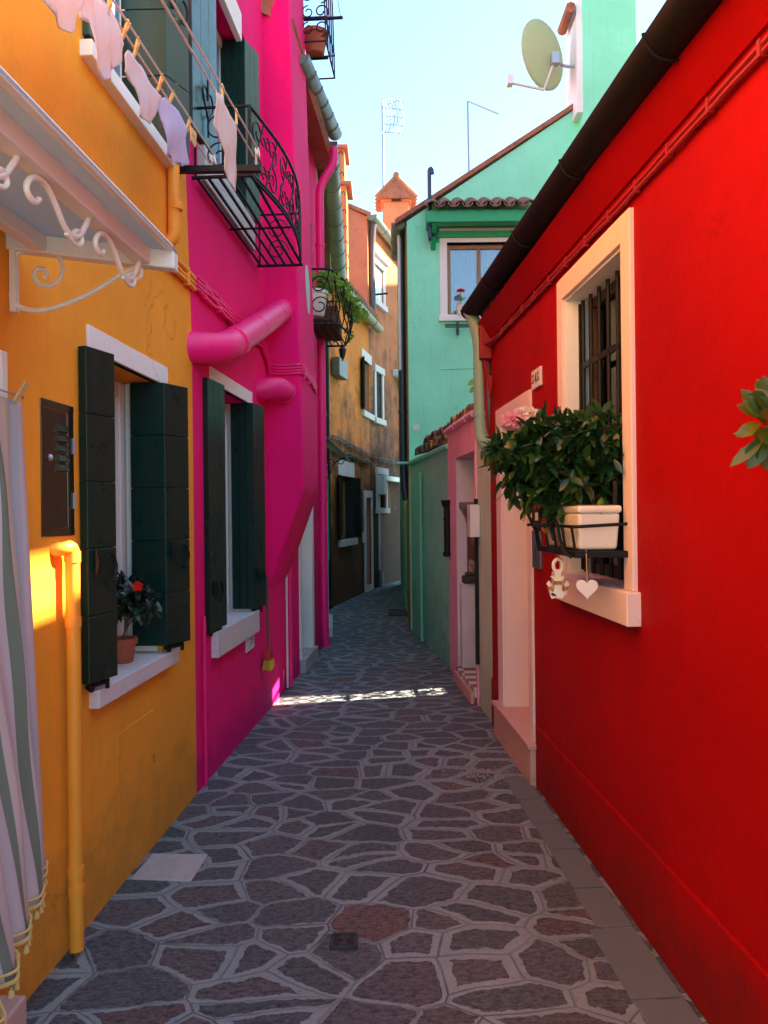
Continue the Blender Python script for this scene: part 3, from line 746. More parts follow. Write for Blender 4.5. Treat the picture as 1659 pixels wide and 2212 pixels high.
pipe([W2.pt(tg, 1.15, .03), W2.pt(tg, .5, .03), W2.pt(tg, .02, .03)], .024, 'gas_pipe', mt['pink_paint'], ph, [(W2.pt(tg, .33, .03), (0,0,1))], 0)
pipe([W2.pt(tg-.07, 1.15, .015), W2.pt(tg-.07, .02, .015)], .010, 'white_conduit', mt['whitepipe'], ph, [], 0)
td = 8.62; gz = at(692, 325, 8.6).z
pipe([W2.pt(td+.05, gz+.05, .26), W2.pt(td+.05, gz-.14, .26), W2.pt(td, gz-.38, .10), W2.pt(td, gz-.7, .10), W2.pt(td, 2.5, .10), W2.pt(td, .28, .10), W2.pt(td+.02, .10, .12)], .048, 'downpipe', mt['pink_paint'], ph, [(W2.pt(td, z, .10), (0,0,1)) for z in (4.6, 2.7, 1.75, .42)])
# gutter with seams, on its own eave
def half_gutter(a, b, r, name, mat, parent, seams=5, up=V((0,0,1))):
    a, b = V(a), V(b); d = (b-a).normalized(); x = d.cross(up).normalized(); m = MB(); n = 14
    prof = [(r*math.cos(PI+PI*i/n), r*math.sin(PI+PI*i/n)) for i in range(n+1)]+[((r-.008)*math.cos(2*PI-PI*i/n), (r-.008)*math.sin(2*PI-PI*i/n)) for i in range(n+1)]
    k = len(prof); b0 = len(m.v)
    for p in (a, b):
        for u, v in prof: m.v.append(p+x*u+V((0,0,v)))
    for i in range(k): m.f.append([b0+i, b0+(i+1)%k, b0+k+(i+1)%k, b0+k+i])
    for p in (0, 1):
        for i in range(n): q0 = b0+p*k; m.f.append([q0+i, q0+i+1, q0+k-2-i, q0+k-1-i])
    for p in (a, b):                                            # end plates
        c0 = [p+x*(r*.98*math.cos(PI+PI*i/n))+V((0,0,r*.98*math.sin(PI+PI*i/n))) for i in range(n+1)]
        m.prism(c0, d*(.006 if p is a else -.006))
    for i in range(1, seams+1):
        c = a.lerp(b, i/(seams+1)); m.tube([c+x*((r+.004)*math.cos(PI+PI*j/10))+V((0,0,(r+.004)*math.sin(PI+PI*j/10))) for j in range(11)], .006, 5)
    return m.build(name, mat, parent, smooth=True)
ga, gb = W2.pt(6.75, at(650, 140, 6.75).z+.08, .22), W2.pt(PE, at(700, 305, PE).z+.08, .22)
half_gutter(ga, gb, .085, 'gutter', mt['zinc'], ph, 5)
m = MB(); P = W2.pt
m.hexa([P(4.0, PT-.02, -3), P(PE, PT-.02, -3), P(PE, ga.z+.02, .20), P(6.4, ga.z+.02, .20), P(4.0, PT+1.5, -3), P(PE, PT+1.5, -3), P(PE, ga.z+.08, .24), P(6.4, ga.z+.08, .24)])
m.build('roof', mt['tile'], ph)
# sliver of a shutter beyond the breast
s, f_ = leaf_panel((W2.pt(7.75,0,.02).x, 7.75), (W2.pt(7.95,0,.12).x, 7.95), at(664, 640, 7.8).z, at(664, 470, 7.8).z, .036, 3, False, mt['green2'], ph, (1, -.2))

# iron balcony of the pink house
bz = at(555, 563, W2.q(555, 563)[0]).z; b0_, b1_ = W2.q(415, 399)[0], W2.q(556, 563)[0]; zA = W2.q(415, 399)[1]
bz = (bz+zA)/2
bal = MB()
def bow(u): return .34+.09*math.sin(PI*min(1, max(0, u)))**1.0
for k in range(6):
    o = .03+.064*k; bal.tube([W2.pt(b0_+.0, bz, o), W2.pt(b1_-.0, bz, o)], .010, 6)
bal.tube([W2.pt(b0_+(b1_-b0_)*i/24, bz, bow(i/24)) for i in range(25)], .009, 6)
for tt in (b0_, b1_): bal.tube([W2.pt(tt, bz-.05, -.02), W2.pt(tt, bz, .0), W2.pt(tt, bz, .36)], .011, 6)
bal.tube([W2.pt((b0_+b1_)/2, bz-.004, 0), W2.pt((b0_+b1_)/2, bz-.004, .42)], .008, 6)
bp = bal.build('balcony', mt['black'], ph, smooth=True)
rl = MB(); RH = .40
for zz in (bz+.02, bz+RH): rl.tube([W2.pt(b0_+(b1_-b0_)*i/30, zz, bow(i/30)+(.0 if zz > bz+.1 else .0)) for i in range(31)], .010, 6)
for tt in (b0_, b1_):
    rl.tube([W2.pt(tt, bz+RH, 0), W2.pt(tt, bz+RH, .34)], .009, 6); rl.tube([W2.pt(tt, bz, .34), W2.pt(tt, bz+RH, .34)], .011, 6); rl.tube([W2.pt(tt, bz, .02), W2.pt(tt, bz+RH, .02)], .008, 6)
def on_bow(t, z): return W2.pt(t, z, bow((t-b0_)/(b1_-b0_)))
n = 7; cw = (b1_-b0_)/n
for i in range(n):
    c = b0_+cw*(i+.5); s = 1 if i % 2 else -1
    for sg in (1, -1):
        zc_ = bz+RH*(.27 if sg < 0 else .73)
        rl.tube([on_bow(c+s*a*1.0, b) for a, b in spiral2((0.0, zc_), .085, .018, 1.35, -PI/2*sg, 26, sg)], .005, 5)
        rl.tube([on_bow(c-s*.085+s*a, b) for a, b in spiral2((0.0, zc_), .045, .012, 1.1, PI/2*sg, 18, -sg)], .0045, 5)
    rl.tube(smooth_path([on_bow(c-cw*.5, bz+.02), on_bow(c-cw*.25, bz+RH*.35), on_bow(c+cw*.1, bz+RH*.62), on_bow(c+cw*.42, bz+RH)], 2), .0055, 5)
for tt in (b0_, b1_):
    for zc_ in (bz+RH*.3, bz+RH*.7):
        rl.tube([W2.pt(tt, b, .16+a) for a, b in spiral2((0, zc_), .09, .02, 1.4, 0, 24)], .005, 5)
rl.build('railing', mt['black'], bp, smooth=True)
# clothes-line arm
arm_y = W2.q(385, 367)[0]; az = at(385, 367, arm_y).z; ax = at(564, 350, arm_y).x
ar = MB().box(W2.pt(arm_y, 0).x-.03, ax, arm_y-.018, arm_y+.018, az-.018, az+.018)
ar.build('line_arm', mt['black'], ph, bevel=.003)
# high balcony at the eave with a flower pot
hz = at(665, 128, 7.25).z; hy = 7.25
hb = MB()
o0 = .16; o1 = .42
for zz in (hz, hz+.22, hz+.95):
    hb.tube([W2.pt(hy-.25, zz, o0), W2.pt(hy-.25, zz, o1), W2.pt(hy+.35, zz, o1), W2.pt(hy+.35, zz, o0)], .009, 6)
for i in range(5): hb.tube([W2.pt(hy-.25+.15*i, hz, o1), W2.pt(hy-.25+.15*i, hz+.95, o1-.02)], .007, 6)
for i in range(6):
    hb.tube([W2.pt(hy-.25, b, o1-.04+a) for a, b in spiral2((0, hz+.12+.15*i), .075, .02, 1.25, -PI/2, 20)], .007, 6)
    hb.tube([W2.pt(hy-.25, b, o1-.16+a) for a, b in spiral2((0, hz+.12+.15*i), .06, .02, 1.2, PI/2, 18)], .006, 6)
hb.tube([W2.pt(hy-.1, hz+.30, .0), W2.pt(hy-.1, hz+.30, .56)], .016, 6)
hb.tube([W2.pt(hy-.1, hz+.30, .54), W2.pt(hy-.6, hz+1.3, .40)], .003, 4)
hb.tube([W2.pt(hy+.05, hz+.02, -.2), W2.pt(hy+.05, hz+.02, .40)], .012, 6)
hb.build('upper_railing', mt['black'], ph, smooth=True)
hp = MB().lathe(W2.pt(hy+.02, hz+.03, .28), [(.07,0),(.085,.01),(.115,.17),(.13,.175),(.13,.21),(.11,.21),(.10,.17)], 16).build('eave_pot', mt['terracotta'], None, smooth=True, loc=W2.pt(hy+.02, hz+.03, .28))
tag(hp, 'terracotta pot in the small iron balcony above the gutter', 'pot')

# ------------------------------------------------------------------ cream house with green gutter
ch = thing('cream_house', 'narrow cream yellow house with a long green half-round gutter beside the pink house', 'house', W3.pt(11, 0))
gA, gB = at(710, 318, 9.3), at(733, 592, 12.75)
CT = min(gA.z, gB.z)+.15
cd0, cd1 = 10.0, 10.9
wall_mesh(W3, PE, 12.93, 0, gB.z+.15, [(cd0, cd1, .12, 2.2, .18)], 3.0, None, (), ()).build('wall', mt['cream'], ch)
half_gutter((gA.x, 9.15, gA.z), (gB.x, 12.8, gB.z), .115, 'gutter', mt['zinc'], ch, 7)
for i in range(8):
    hk = MB(); c = V((gA.x, 9.15, gA.z)).lerp(V((gB.x, 12.8, gB.z)), (i+.5)/8); hk.tube(smooth_path([c+V((.12,0,-.01)), c+V((.15,0,.03)), c+V((.17,0,.0)), c+V((.16,0,-.03))], 1), .006, 5); hk.build('gutter_hook', mt['black'], ch)
m = MB(); m.hexa([W3.pt(PE, gA.z+.1, -3), W3.pt(12.93, gB.z+.1, -3), W3.pt(12.93, gB.z+.02, .14), W3.pt(PE, gA.z+.02, .12), W3.pt(PE, gA.z+1.4, -3), W3.pt(12.93, gB.z+1.4, -3), W3.pt(12.93, gB.z+.08, .16), W3.pt(PE, gA.z+.08, .14)]); m.build('roof', mt['tile'], ch)
d_ = MB(); d_.wbox(W3, cd0, cd1, .12, 2.2, -.17, -.13); dd = d_.build('door', mt['bluedoor'], ch, bevel=.004)
m = MB(); m.wbox(W3, cd0-.12, cd0, 0, 2.3, -.1, .05); m.wbox(W3, cd1, cd1+.14, 0, 2.3, -.1, .07); m.wbox(W3, cd0, cd1, 2.2, 2.3, -.1, .05); m.build('door_surround', mt['bluelight'], ch, bevel=.004)
MB().wbox(W3, cd0-.12, cd1+.3, 0, .12, -.15, .12).build('doorstep', mt['marble'], ch, bevel=.006)
MB().wbox(W3, 11.2, 11.9, .9, 2.1, -.02, .08).build('shutter', mt['kelly'], ch, bevel=.01)
MB().wbox(W3, 9.45, 9.75, 0, 1.15, -.02, .06).build('plinth_panel', mt['bluedoor'], ch, bevel=.006)
# awning on an iron bracket
av = MB(); ya0, ya1 = 9.55, 11.0
zA0, zA1 = at(690, 935, ya0).z, at(745, 985, ya0).z
xo = at(746, 985, ya0).x
av.hexa([V((x, y, z+dz)) for dz in (0, .03) for (x, y, z) in ((W3.pt(ya0,0).x, ya0, zA0), (xo, ya0, zA1), (xo, ya1, zA1), (W3.pt(ya1,0).x, ya1, zA0))])
awp = av.build('awning', mt['green2'], ch, bevel=.004)
m = MB(); xw3 = W3.pt(ya0, 0).x
m.tube(smooth_path([V((xw3, ya0, zA1-.25)), V((xw3+.1, ya0, zA1-.28)), V((xo-.15, ya0, zA1-.08)), V((xo, ya0, zA1-.02))], 2), .008, 6)
m.tube([V((xo-.05+a, ya0, zA1-.07+b)) for a, b in spiral2((0, 0), .05, .02, 1.1, 0, 16)], .006, 6)
m.tube([V((xw3+.1+a, ya0, zA1-.1+b)) for a, b in spiral2((0, 0), .07, .02, 1.3, 0, 18)], .006, 6)
m.build('awning_bracket', mt['black'], awp, smooth=True)
# flower balcony
by0, by1 = 7.75, 8.95; fz = at(700, 705, 8.0).z; fh = .52
xin = lambda y: W2.pt(y, 0, .02).x
fb = MB(); xo2 = lambda y: xin(y)+.30+.12*math.sin(PI*(y-by0)/(by1-by0))
for zz in (fz, fz+fh): fb.tube([V((xin(by0), by0, zz))]+[V((xo2(by0+(by1-by0)*i/16), by0+(by1-by0)*i/16, zz)) for i in range(17)]+[V((xin(by1), by1, zz))], .012, 6)
for k in range(4): fb.tube([V((xin(by0)+.08+.08*k, by0, fz)), V((xin(by1)+.08+.08*k, by1, fz))], .009, 6)
for i in range(9):
    y = by0+(by1-by0)*i/8; fb.tube(smooth_path([V((xo2(y), y, fz)), V((xo2(y)+.05, y, fz+.2)), V((xo2(y)-.02, y, fz+.4)), V((xo2(y), y, fz+fh))], 1), .007, 5)
for zc_ in (fz+.15, fz+.36):
    fb.tube([V((xin(by0)+.2+a, by0, b)) for a, b in spiral2((0, zc_), .10, .03, 1.3, 0, 22)], .007, 5)
    for i in range(6):
        y = by0+(by1-by0)*(i+.5)/6; fb.tube([V((xo2(y)+.02, y+a, b)) for a, b in spiral2((0, zc_), .08, .02, 1.3, 0, 18)], .006, 5)
fb.build('flower_balcony', mt['black'], ph, smooth=True)
cr_ = thing('flower_crate', 'dark wooden crate standing in the iron flower balcony under ivy', 'crate', (xin(8.3)+.2, 8.3, fz))
m = MB(); m.box(xin(8.3)+.05, xin(8.3)+.33, 7.95, 8.75, fz+.012, fz+.03)
for i in range(3):
    z = fz+.03+.06*i; m.box(xin(8.3)+.05, xin(8.3)+.068, 7.95, 8.75, z, z+.052); m.box(xin(8.3)+.312, xin(8.3)+.33, 7.95, 8.75, z, z+.052); m.box(xin(8.3)+.068, xin(8.3)+.312, 7.95, 7.968, z, z+.052); m.box(xin(8.3)+.068, xin(8.3)+.312, 8.732, 8.75, z, z+.052)
m.build('slats', mt['crate'], cr_, bevel=.003)
m = MB(); pcx = at(683, 640, 7.92)
pt_ = MB().lathe((pcx.x-.02, 7.90, fz+.07), [(.09,0),(.105,.02),(.135,.22),(.15,.225),(.15,.26),(.12,.26),(.11,.2)], 18).build('flower_pot', mt['ivory'], None, smooth=True, loc=(pcx.x-.02, 7.90, fz+.02))
tag(pt_, 'cream flower pot at the near end of the iron flower balcony', 'pot')
iv = thing('trailing_plant', 'bright green trailing plant spilling over the iron flower balcony', 'plant', (xin(8.3)+.25, 8.3, fz+.2))
m = MB(); random.seed(11)
bush(m, [((xo2(8.0)-.10, 7.95, fz+.46), (.13,.16,.11)), ((xo2(8.2)-.02, 8.25, fz+.42), (.10,.18,.09)), ((xo2(8.5)+.03, 8.55, fz+.38), (.09,.16,.09)), ((xo2(8.7)+.12, 8.85, fz+.33), (.11,.18,.07)), ((xo2(8.8)+.03, 8.8, fz+.10), (.04,.08,.09)), ((xin(7.9)+.1, 7.85, fz+.42), (.12,.1,.08))], 300, .046, .034, .1)
m.build('foliage', mt['leaf2'], iv)
m = MB()
for k in range(6): m.tube(smooth_path([V((xin(8.3)+.2, 8.1+.1*k, fz+.15)), V((xin(8.3)+.3, 8.15+.1*k, fz+.42)), V((xo2(8.3)+.1, 8.25+.1*k, fz+.35))], 1), .005, 5)
m.build('stems', mt['stem'], iv)

# ------------------------------------------------------------------ far orange house
fo = thing('far_orange_house', 'far orange house with stained base painted darker for shade, closed black shutters and tiled eave', 'house', W4.pt(14.4, 0))
eA, eB = at(738, 612, 13.0), at(812, 700, 15.9)
ET = (eA.z+eB.z)/2
def win_px(W, u0, v0, u1, v1):
    t0, za = W.q(u0, v0); t1, zb_ = W.q(u1, v1); return t0, t1, zb_, za
uw = (W4.q(783, 800)[0], W4.q(803, 800)[0], W4.q(795, 893)[1], W4.q(783, 775)[1])
lw = (W4.q(734, 1100)[0], W4.q(762, 1100)[0], W4.q(745, 1165)[1], W4.q(740, 1028)[1])
dw = (W4.q(789, 1150)[0], W4.q(801, 1150)[0], .12, W4.q(795, 1075)[1])
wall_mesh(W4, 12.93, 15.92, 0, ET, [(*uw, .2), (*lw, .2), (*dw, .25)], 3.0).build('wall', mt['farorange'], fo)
def far_window(W, w, parent, mat_s, lint=.2):
    t0, t1, z0, z1 = w
    MB().wbox(W, t0-.1, t1+.1, z1, z1+lint, -.05, .02).build('lintel', mt['blush'], parent, bevel=.004)
    MB().wbox(W, t0-.12, t1+.14, z0-.12, z0, -.18, .06).build('sill', mt['blush'], parent, bevel=.004)
    casing(W, t0, t1, z0+.003, z1-.003, -.19, parent, 'window', mt['wood'], 1, mt['glass'], .06)
    MB().wbox(W, t0+.01, t1-.01, z0+.01, z1-.01, -.2, -.185).build('curtain', mt['dark'], parent)
    if mat_s:
        w_ = (t1-t0)*.36
        for sgn, te in ((-1, t0), (1, t1)):
            a = W.pt(te, 0, .02); b = W.pt(te+sgn*w_*.75, 0, .10)
            s, f_ = leaf_panel((a.x, a.y), (b.x, b.y), z0+.02, z1, .04, 6, True, mat_s, parent, W.n)
            a2 = W.pt(te-sgn*.02, 0, -.12)
            if sgn > 0: leaf_panel((a2.x, a2.y), (a.x, a.y), z0+.02, z1, .04, 6, True, mat_s, parent, (-.2, -1))
far_window(W4, uw, fo, mt['black']); far_window(W4, lw, fo, mt['black'], .28)
m = MB(); m.wbox(W4, dw[0]-.12, dw[0], 0, dw[3]+.14, -.05, .03); m.wbox(W4, dw[1], dw[1]+.10, 0, dw[3]+.14, -.05, .03); m.wbox(W4, dw[0], dw[1], dw[3], dw[3]+.14, -.05, .03)
m.build('door_surround', mt['blush'], fo, bevel=.004)
MB().wbox(W4, dw[0], dw[1], 0, .12, -.24, .04).build('doorstep', mt['blush'], fo)
MB().wbox(W4, dw[0]+.003, dw[1]-.003, .12, dw[3]-.003, -.245, -.2).build('door', mt['whitepipe'], fo)
MB().wbox(W4, dw[1]-.01, dw[1]-.001, .12, dw[3], -.2, -.005).build('reveal_lining', mt['white'], fo)
MB().wbox(W4, dw[0]-.26, dw[0]-.18, 1.0, 1.2, 0, .05).build('letter_box', mt['whitepipe'], fo, bevel=.004)
gx = lambda W, t, z, o: W.pt(t, z, o)
half_gutter(gx(W4, 12.9, eA.z, .16), gx(W4, 16.25, eB.z-.02, .16), .10, 'gutter', mt['ochrezinc'], fo, 4)
rt = MB(); rt.hexa([W4.pt(12.9, ET, -3), W4.pt(15.92, ET, -3), W4.pt(15.92, ET, .12), W4.pt(12.9, ET, .12), W4.pt(12.9, ET+1.15, -3), W4.pt(15.92, ET+1.15, -3), W4.pt(15.92, ET+.07, .2), W4.pt(12.9, ET+.07, .2)])
for i in range(16):
    t = 12.95+i*.185; a, b = W4.pt(t, ET+.09, .22), W4.pt(t, ET+.9, -2); rt.tube([a, b], .07, 8)
rt.build('roof', mt['tile'], fo, smooth=True)
cable(W4, [(12.95, W4.q(712, 938)[1], .03), (15.9, W4.q(805, 985)[1], .03)], .012, 2, 'cable_bundle', mt['black'], fo, .05, False, .02)
cable(W4, [(12.95, W4.q(735, 975)[1], .05), (15.9, W4.q(805, 1003)[1], .05)], .02, 2, 'conduit', mt['stem'], fo, .04, True, .012)
px_ = V((W3.pt(12.8, 0, .058).x, 0, 0))
pipe([V((px_.x, 12.72, at(708, 600, 12.72).z)), V((px_.x, 12.72, 4)), V((px_.x, 12.72, 2)), V((px_.x, 12.72, .18)), V((px_.x+.03, 12.6, .05))], .05, 'downpipe', mt['black'], ch, [((px_.x, 12.72, z), (0,0,1)) for z in (3.1, 1.7, .35)])
lb = at(713, 790, 12.98)
MB().wbox(W4, 13.0, 13.55, at(713, 815, 13.2).z, at(713, 776, 13.2).z, .02, .16).build('meter_box', plain('grey_brown_box', (.14,.11,.08), .5), fo, bevel=.01)
wl_ = thing('wall_lantern', 'small black wall lantern on a bent arm above the grey meter box', 'lamp', W4.pt(13.2, at(713, 760, 13.2).z, .1))
zq = at(713, 765, 13.2).z
m = MB(); m.lathe(W4.pt(13.2, zq-.13, .16), [(.01,0),(.05,.10),(.07,.2),(.03,.26),(.01,.30)], 6); m.build('lantern_body', mt['black'], wl_)
m = MB(); m.tube([W4.pt(13.2, zq+.2, 0), W4.pt(13.2, zq+.26, .12), W4.pt(13.2, zq+.16, .16)], .012, 6); m.build('lantern_arm', mt['black'], wl_)

# ------------------------------------------------------------------ brown house at the bend
bh = thing('terracotta_house', 'tall terracotta brown house at the bend of the alley with speckled gable', 'house', W5.pt(17.4, 0))
BT = at(800, 468, 15.92).z
w3 = (W5.q(806, 600)[0], W5.q(827, 600)[0], W5.q(820, 655)[1], W5.q(806, 565)[1])
w2 = (W5.q(811, 850)[0], W5.q(824, 850)[0], W5.q(818, 905)[1], W5.q(811, 803)[1])
w1 = (W5.q(815, 1050)[0], W5.q(832, 1050)[0], W5.q(823, 1097)[1], W5.q(816, 1024)[1])
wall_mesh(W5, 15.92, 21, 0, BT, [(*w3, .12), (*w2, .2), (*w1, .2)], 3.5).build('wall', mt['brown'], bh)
for w, nm in ((w3, 'pale'), (w2, 'mid'), (w1, 'low')):
    t0, t1, z0, z1 = w
    m = MB(); m.wbox(W5, t0-.1, t0, z0, z1, -.03, .03); m.wbox(W5, t1, t1+.1, z0, z1, -.03, .03); m.wbox(W5, t0-.12, t1+.12, z1, z1+.14, -.03, .05); m.wbox(W5, t0-.14, t1+.14, z0-.12, z0, -.1, .07)
    m.build('window_surround', mt['blush'], bh, bevel=.004)
    if nm == 'pale':
        m = MB(); m.wbox(W5, t0+.01, (t0+t1)/2-.01, z0+.01, z1-.01, -.06, -.02); m.wbox(W5, (t0+t1)/2+.01, t1-.01, z0+.01, z1-.01, -.06, -.02); m.build('shutter', mt['whitepipe'], bh, bevel=.004)
        MB().wbox(W5, t0-.2, t1+.2, z1+.14, z1+.26, -.02, .12).build('cornice', mt['blush'], bh, bevel=.01)
    else:
        casing(W5, t0, t1, z0+.003, z1-.003, -.19, bh, 'window', mt['black'], 1, mt['glass'], .05)
        MB().wbox(W5, t0+.01, t1-.01, z0+.01, z1-.01, -.199, -.18).build('curtain', mt['dark'], bh)
zw = at(805, 637, W5.q(805, 637)[0]).z
MB().tube([W5.pt(w3[0]-.05, zw, 0), W5.pt(w3[0]-.05, zw, .34)], .022, 6).build('line_arm', mt['black'], bh)
half_gutter(W5.pt(15.85, BT-.0, .12), W5.pt(19.6, BT-.12, .12), .115, 'gutter', mt['zinc'], bh, 4)
dpx = W5.pt(16.05, 0, .07)
pipe([V((dpx.x+.03, 16.0, BT-.05)), V((dpx.x, 16.02, BT-.25)), V((dpx.x-.02, 16.05, BT-.6)), V((dpx.x-.02, 16.05, 6.8)), V((dpx.x-.02, 16.05, ET+.2))], .07, 'downpipe', plain('slate_pipe', (.075,.06,.07), .5), bh, [], 2)
m = MB(); gL = -4.0
m.prism([V((gL, 15.925, 0)), V((-.283, 15.925, 0)), V((-.283, 15.925, BT)), V((at(735, 440, 15.9).x, 15.925, at(735, 440, 15.9).z)), V((gL, 15.925, BT+1.4))], (0, .25, 0)); 
m.build('gable_wall', stucco('salmon_roughcast', (.60,.20,.11), .14, .9, None, streak=.04, stain2=((.30,.09,.06), 16, .60, .7)), bh)
m = MB(); m.prism([V((-.20, 15.86, BT-.01)), V((at(735, 440, 15.9).x, 15.86, at(735, 440, 15.9).z)), V((gL, 15.86, BT+1.4)), V((gL, 15.86, BT+1.5)), V((at(735, 440, 15.9).x, 15.86, at(735, 440, 15.9).z+.07)), V((-.20, 15.86, BT+.07))], (0, 5, 0)); m.build('roof', mt['tile'], bh)
zz0 = W5.q(815, 1033)[1]; tt0 = W5.q(814, 1033)[0]
m = MB(); m.wbox(W5, tt0, 19.4, zz0-.05, zz0+.06, .04, .16); m.wbox(W5, tt0-.05, tt0+.12, zz0-.35, zz0+.06, .03, .17); m.build('roller_awning', mt['whitepipe'], bh, bevel=.01)
pipe([W5.pt(tt0+.05, zz0-.3, .03), W5.pt(tt0+.05, 1.2, .03), W5.pt(tt0+.05, .35, .03), W5.pt(tt0+.22, .3, .03), W5.pt(tt0+.22, .02, .03)], .02, 'white_conduit', mt['whitepipe'], bh, [], 0)
MB().wbox(W5, tt0-.05, tt0+.17, 0, .36, .0, .05).build('base_panel', mt['brownint'], bh)
tz = W5.q(864, 900)[0]
pipe([W5.pt(tz, at(862, 700, tz).z, .03), W5.pt(tz, at(868, 1000, tz).z, .03)], .045, 'white_pipe', mt['whitepipe'], bh, [], 0)
MB().wbox(W5, W5.q(848, 800)[0], W5.q(866, 800)[0], at(850, 812, 17.6).z, at(850, 798, 17.6).z, 0, .22).build('ledge', mt['whitepipe'], bh, bevel=.01)
cable(W5, [(15.95, W5.q(805, 985)[1], .03), (19, W5.q(880, 1008)[1], .03)], .012, 2, 'cable_bundle', mt['black'], bh, .05, False, .02)
# chimney with tiled hood
cy = 19.0; c0, c1 = at(829, 480, cy).x, at(884, 480, cy).x; ztop = at(855, 425, cy).z; zap = at(855, 384, cy).z
m = MB(); m.box(c0, c1, cy, cy+.62, BT-1.2, ztop-.12); m.box(c0-.06, c1+.06, cy-.05, cy+.67, ztop-.12, ztop-.02)
chm = m.build('chimney', stucco('chimney_stucco', (.62,.24,.11), .12, .5), bh, bevel=.01)
MB().box((c0+c1)/2-.12, (c0+c1)/2+.12, cy-.07, cy-.04, ztop-.13, ztop-.02).build('smoke_vent', mt['dark'], chm)
m = MB(); cx_ = (c0+c1)/2
m.prism([V((c0-.16, cy-.14, ztop-.08)), V((c1+.16, cy-.14, ztop-.08)), V((cx_+.04, cy-.14, zap-.05)), V((cx_-.04, cy-.14, zap-.05))], (0, .9, 0))
for i in range(5):
    y = cy-.12+i*.21
    for e in (c0-.18, c1+.18): m.tube([V((e, y, ztop-.06)), V((cx_, y, zap-.03))], .06, 7)
m.tube([V((cx_, cy-.18, zap)), V((cx_, cy+.8, zap))], .075, 8)
m.build('chimney_hood', mt['tile'], chm, smooth=True)
# second, smaller chimney top seen over the gutter
c2 = thing('chimney_top', 'small terracotta chimney top with wooden louvre showing beside the green gutter', 'chimney', at(733, 400, 14.5))
xa, xb = at(712, 380, 14.5).x, at(748, 380, 14.5).x; za, zb_ = at(735, 395, 14.5).z, at(735, 322, 14.5).z
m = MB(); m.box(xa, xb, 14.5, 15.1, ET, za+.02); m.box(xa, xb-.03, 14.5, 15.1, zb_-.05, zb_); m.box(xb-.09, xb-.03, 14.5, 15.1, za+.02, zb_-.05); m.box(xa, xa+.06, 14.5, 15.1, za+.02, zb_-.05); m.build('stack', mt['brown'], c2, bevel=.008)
m = MB()
for i in range(4): m.box(xa+.07+.055*i, xa+.115+.055*i, 14.53, 14.56, za+.03, zb_-.06)
m.build('louvre', mt['wood'], c2)
m = MB(); m.hexa([V((x, y, z)) for z in (zb_, zb_+.06) for (x, y) in ((xa-.08,14.42),(xb+.04,14.42),(xb+.04,15.2),(xa-.08,15.2))]); m.build('cap', mt['tile'], c2, bevel=.01); m = MB(); m.hexa([V((x, y, z)) for z in (za-.05, za+.02) for (x, y) in ((xa-.06,14.44),(xb+.10,14.44),(xb+.10,15.2),(xa-.06,15.2))]); m.build('ledge_tile', mt['tile'], c2, bevel=.01)

# ------------------------------------------------------------------ mint green house
gh = thing('mint_house', 'mint green gabled house facing down the alley with tiled window canopy', 'house', (2.2, 10.42, 0))
gl = .352; ez = at(874, 470, 10.42).z; rz = at(1245, 232, 10.42); slope = (rz.z-ez)/(rz.x-gl); rx = 3.4; rzz = ez+slope*(rx-gl)
ky0_, ky1_ = WG.q(919, 460)[0], WG.q(1143, 450)[0]; kz_ = at(930, 470, 10.05).z
gw = (WG.q(966, 600)[0], WG.q(1107, 600)[0], WG.q(1000, 682)[1], WG.q(1000, 524)[1])
wall_mesh(WG, gl, 6.4, 0, ez-.05, [(*gw, .16)], 1.3, None).build('wall', mt['mint'], gh)
MB().wbox(WG, ky0_+.12, ky1_-.12, kz_-.20, kz_+.02, .0005, .004).build('painted_band', mt['kelly'], gh)
MB().prism([V((gl, 10.42, ez-.05)), V((6.4, 10.42, ez-.05)), V((rx, 10.42, rzz))], (0, .3, 0)).build('gable', mt['mint'], gh)
m = MB(); d = V((rx-gl, 0, rzz-ez)); nrm = V((-d.z, 0, d.x)).normalized()
m.prism([V((gl-.16, 10.38, ez-.10)), V((rx, 10.38, rzz+.0)), V((rx, 10.38, rzz+.07)), V((gl-.16, 10.38, ez-.035))], (0, 1.45, 0))
m.prism([V((6.6, 10.38, ez-.17)), V((rx, 10.38, rzz)), V((rx, 10.38, rzz+.07)), V((6.6, 10.38, ez-.10))], (0, 1.45, 0)); m.build('roof', mt['tile'], gh)
t0, t1, z0, z1 = gw; ox0 = WG.q(950, 600)[0]; ox1 = 2*t1-t1+(t0-ox0)
oz1 = WG.q(1000, 494)[1]; oz0 = WG.q(1000, 690)[1]
m = MB(); m.wbox(WG, ox0, t0, oz0, oz1, -.12, .02); m.wbox(WG, t1, ox1, oz0, oz1, -.12, .02); m.wbox(WG, t0, t1, z1, oz1, -.12, .02)
m.build('window_surround', mt['white'], gh, bevel=.004)
MB().wbox(WG, ox0-.02, ox1+.02, oz0-.03, z0+.003, -.157, .06).build('sill', mt['white'], gh, bevel=.005)
wf = casing(WG, t0, t1, z0+.003, z1-.003, -.13, gh, 'window', mt['wood'], 1, mt['glass'], .055)
MB().wbox(WG, t0+.01, t1-.01, z0+.01, z1-.01, -.158, -.15).build('room_dark', mt['blueglass'], gh)
m = MB(); mid = (t0+t1)/2
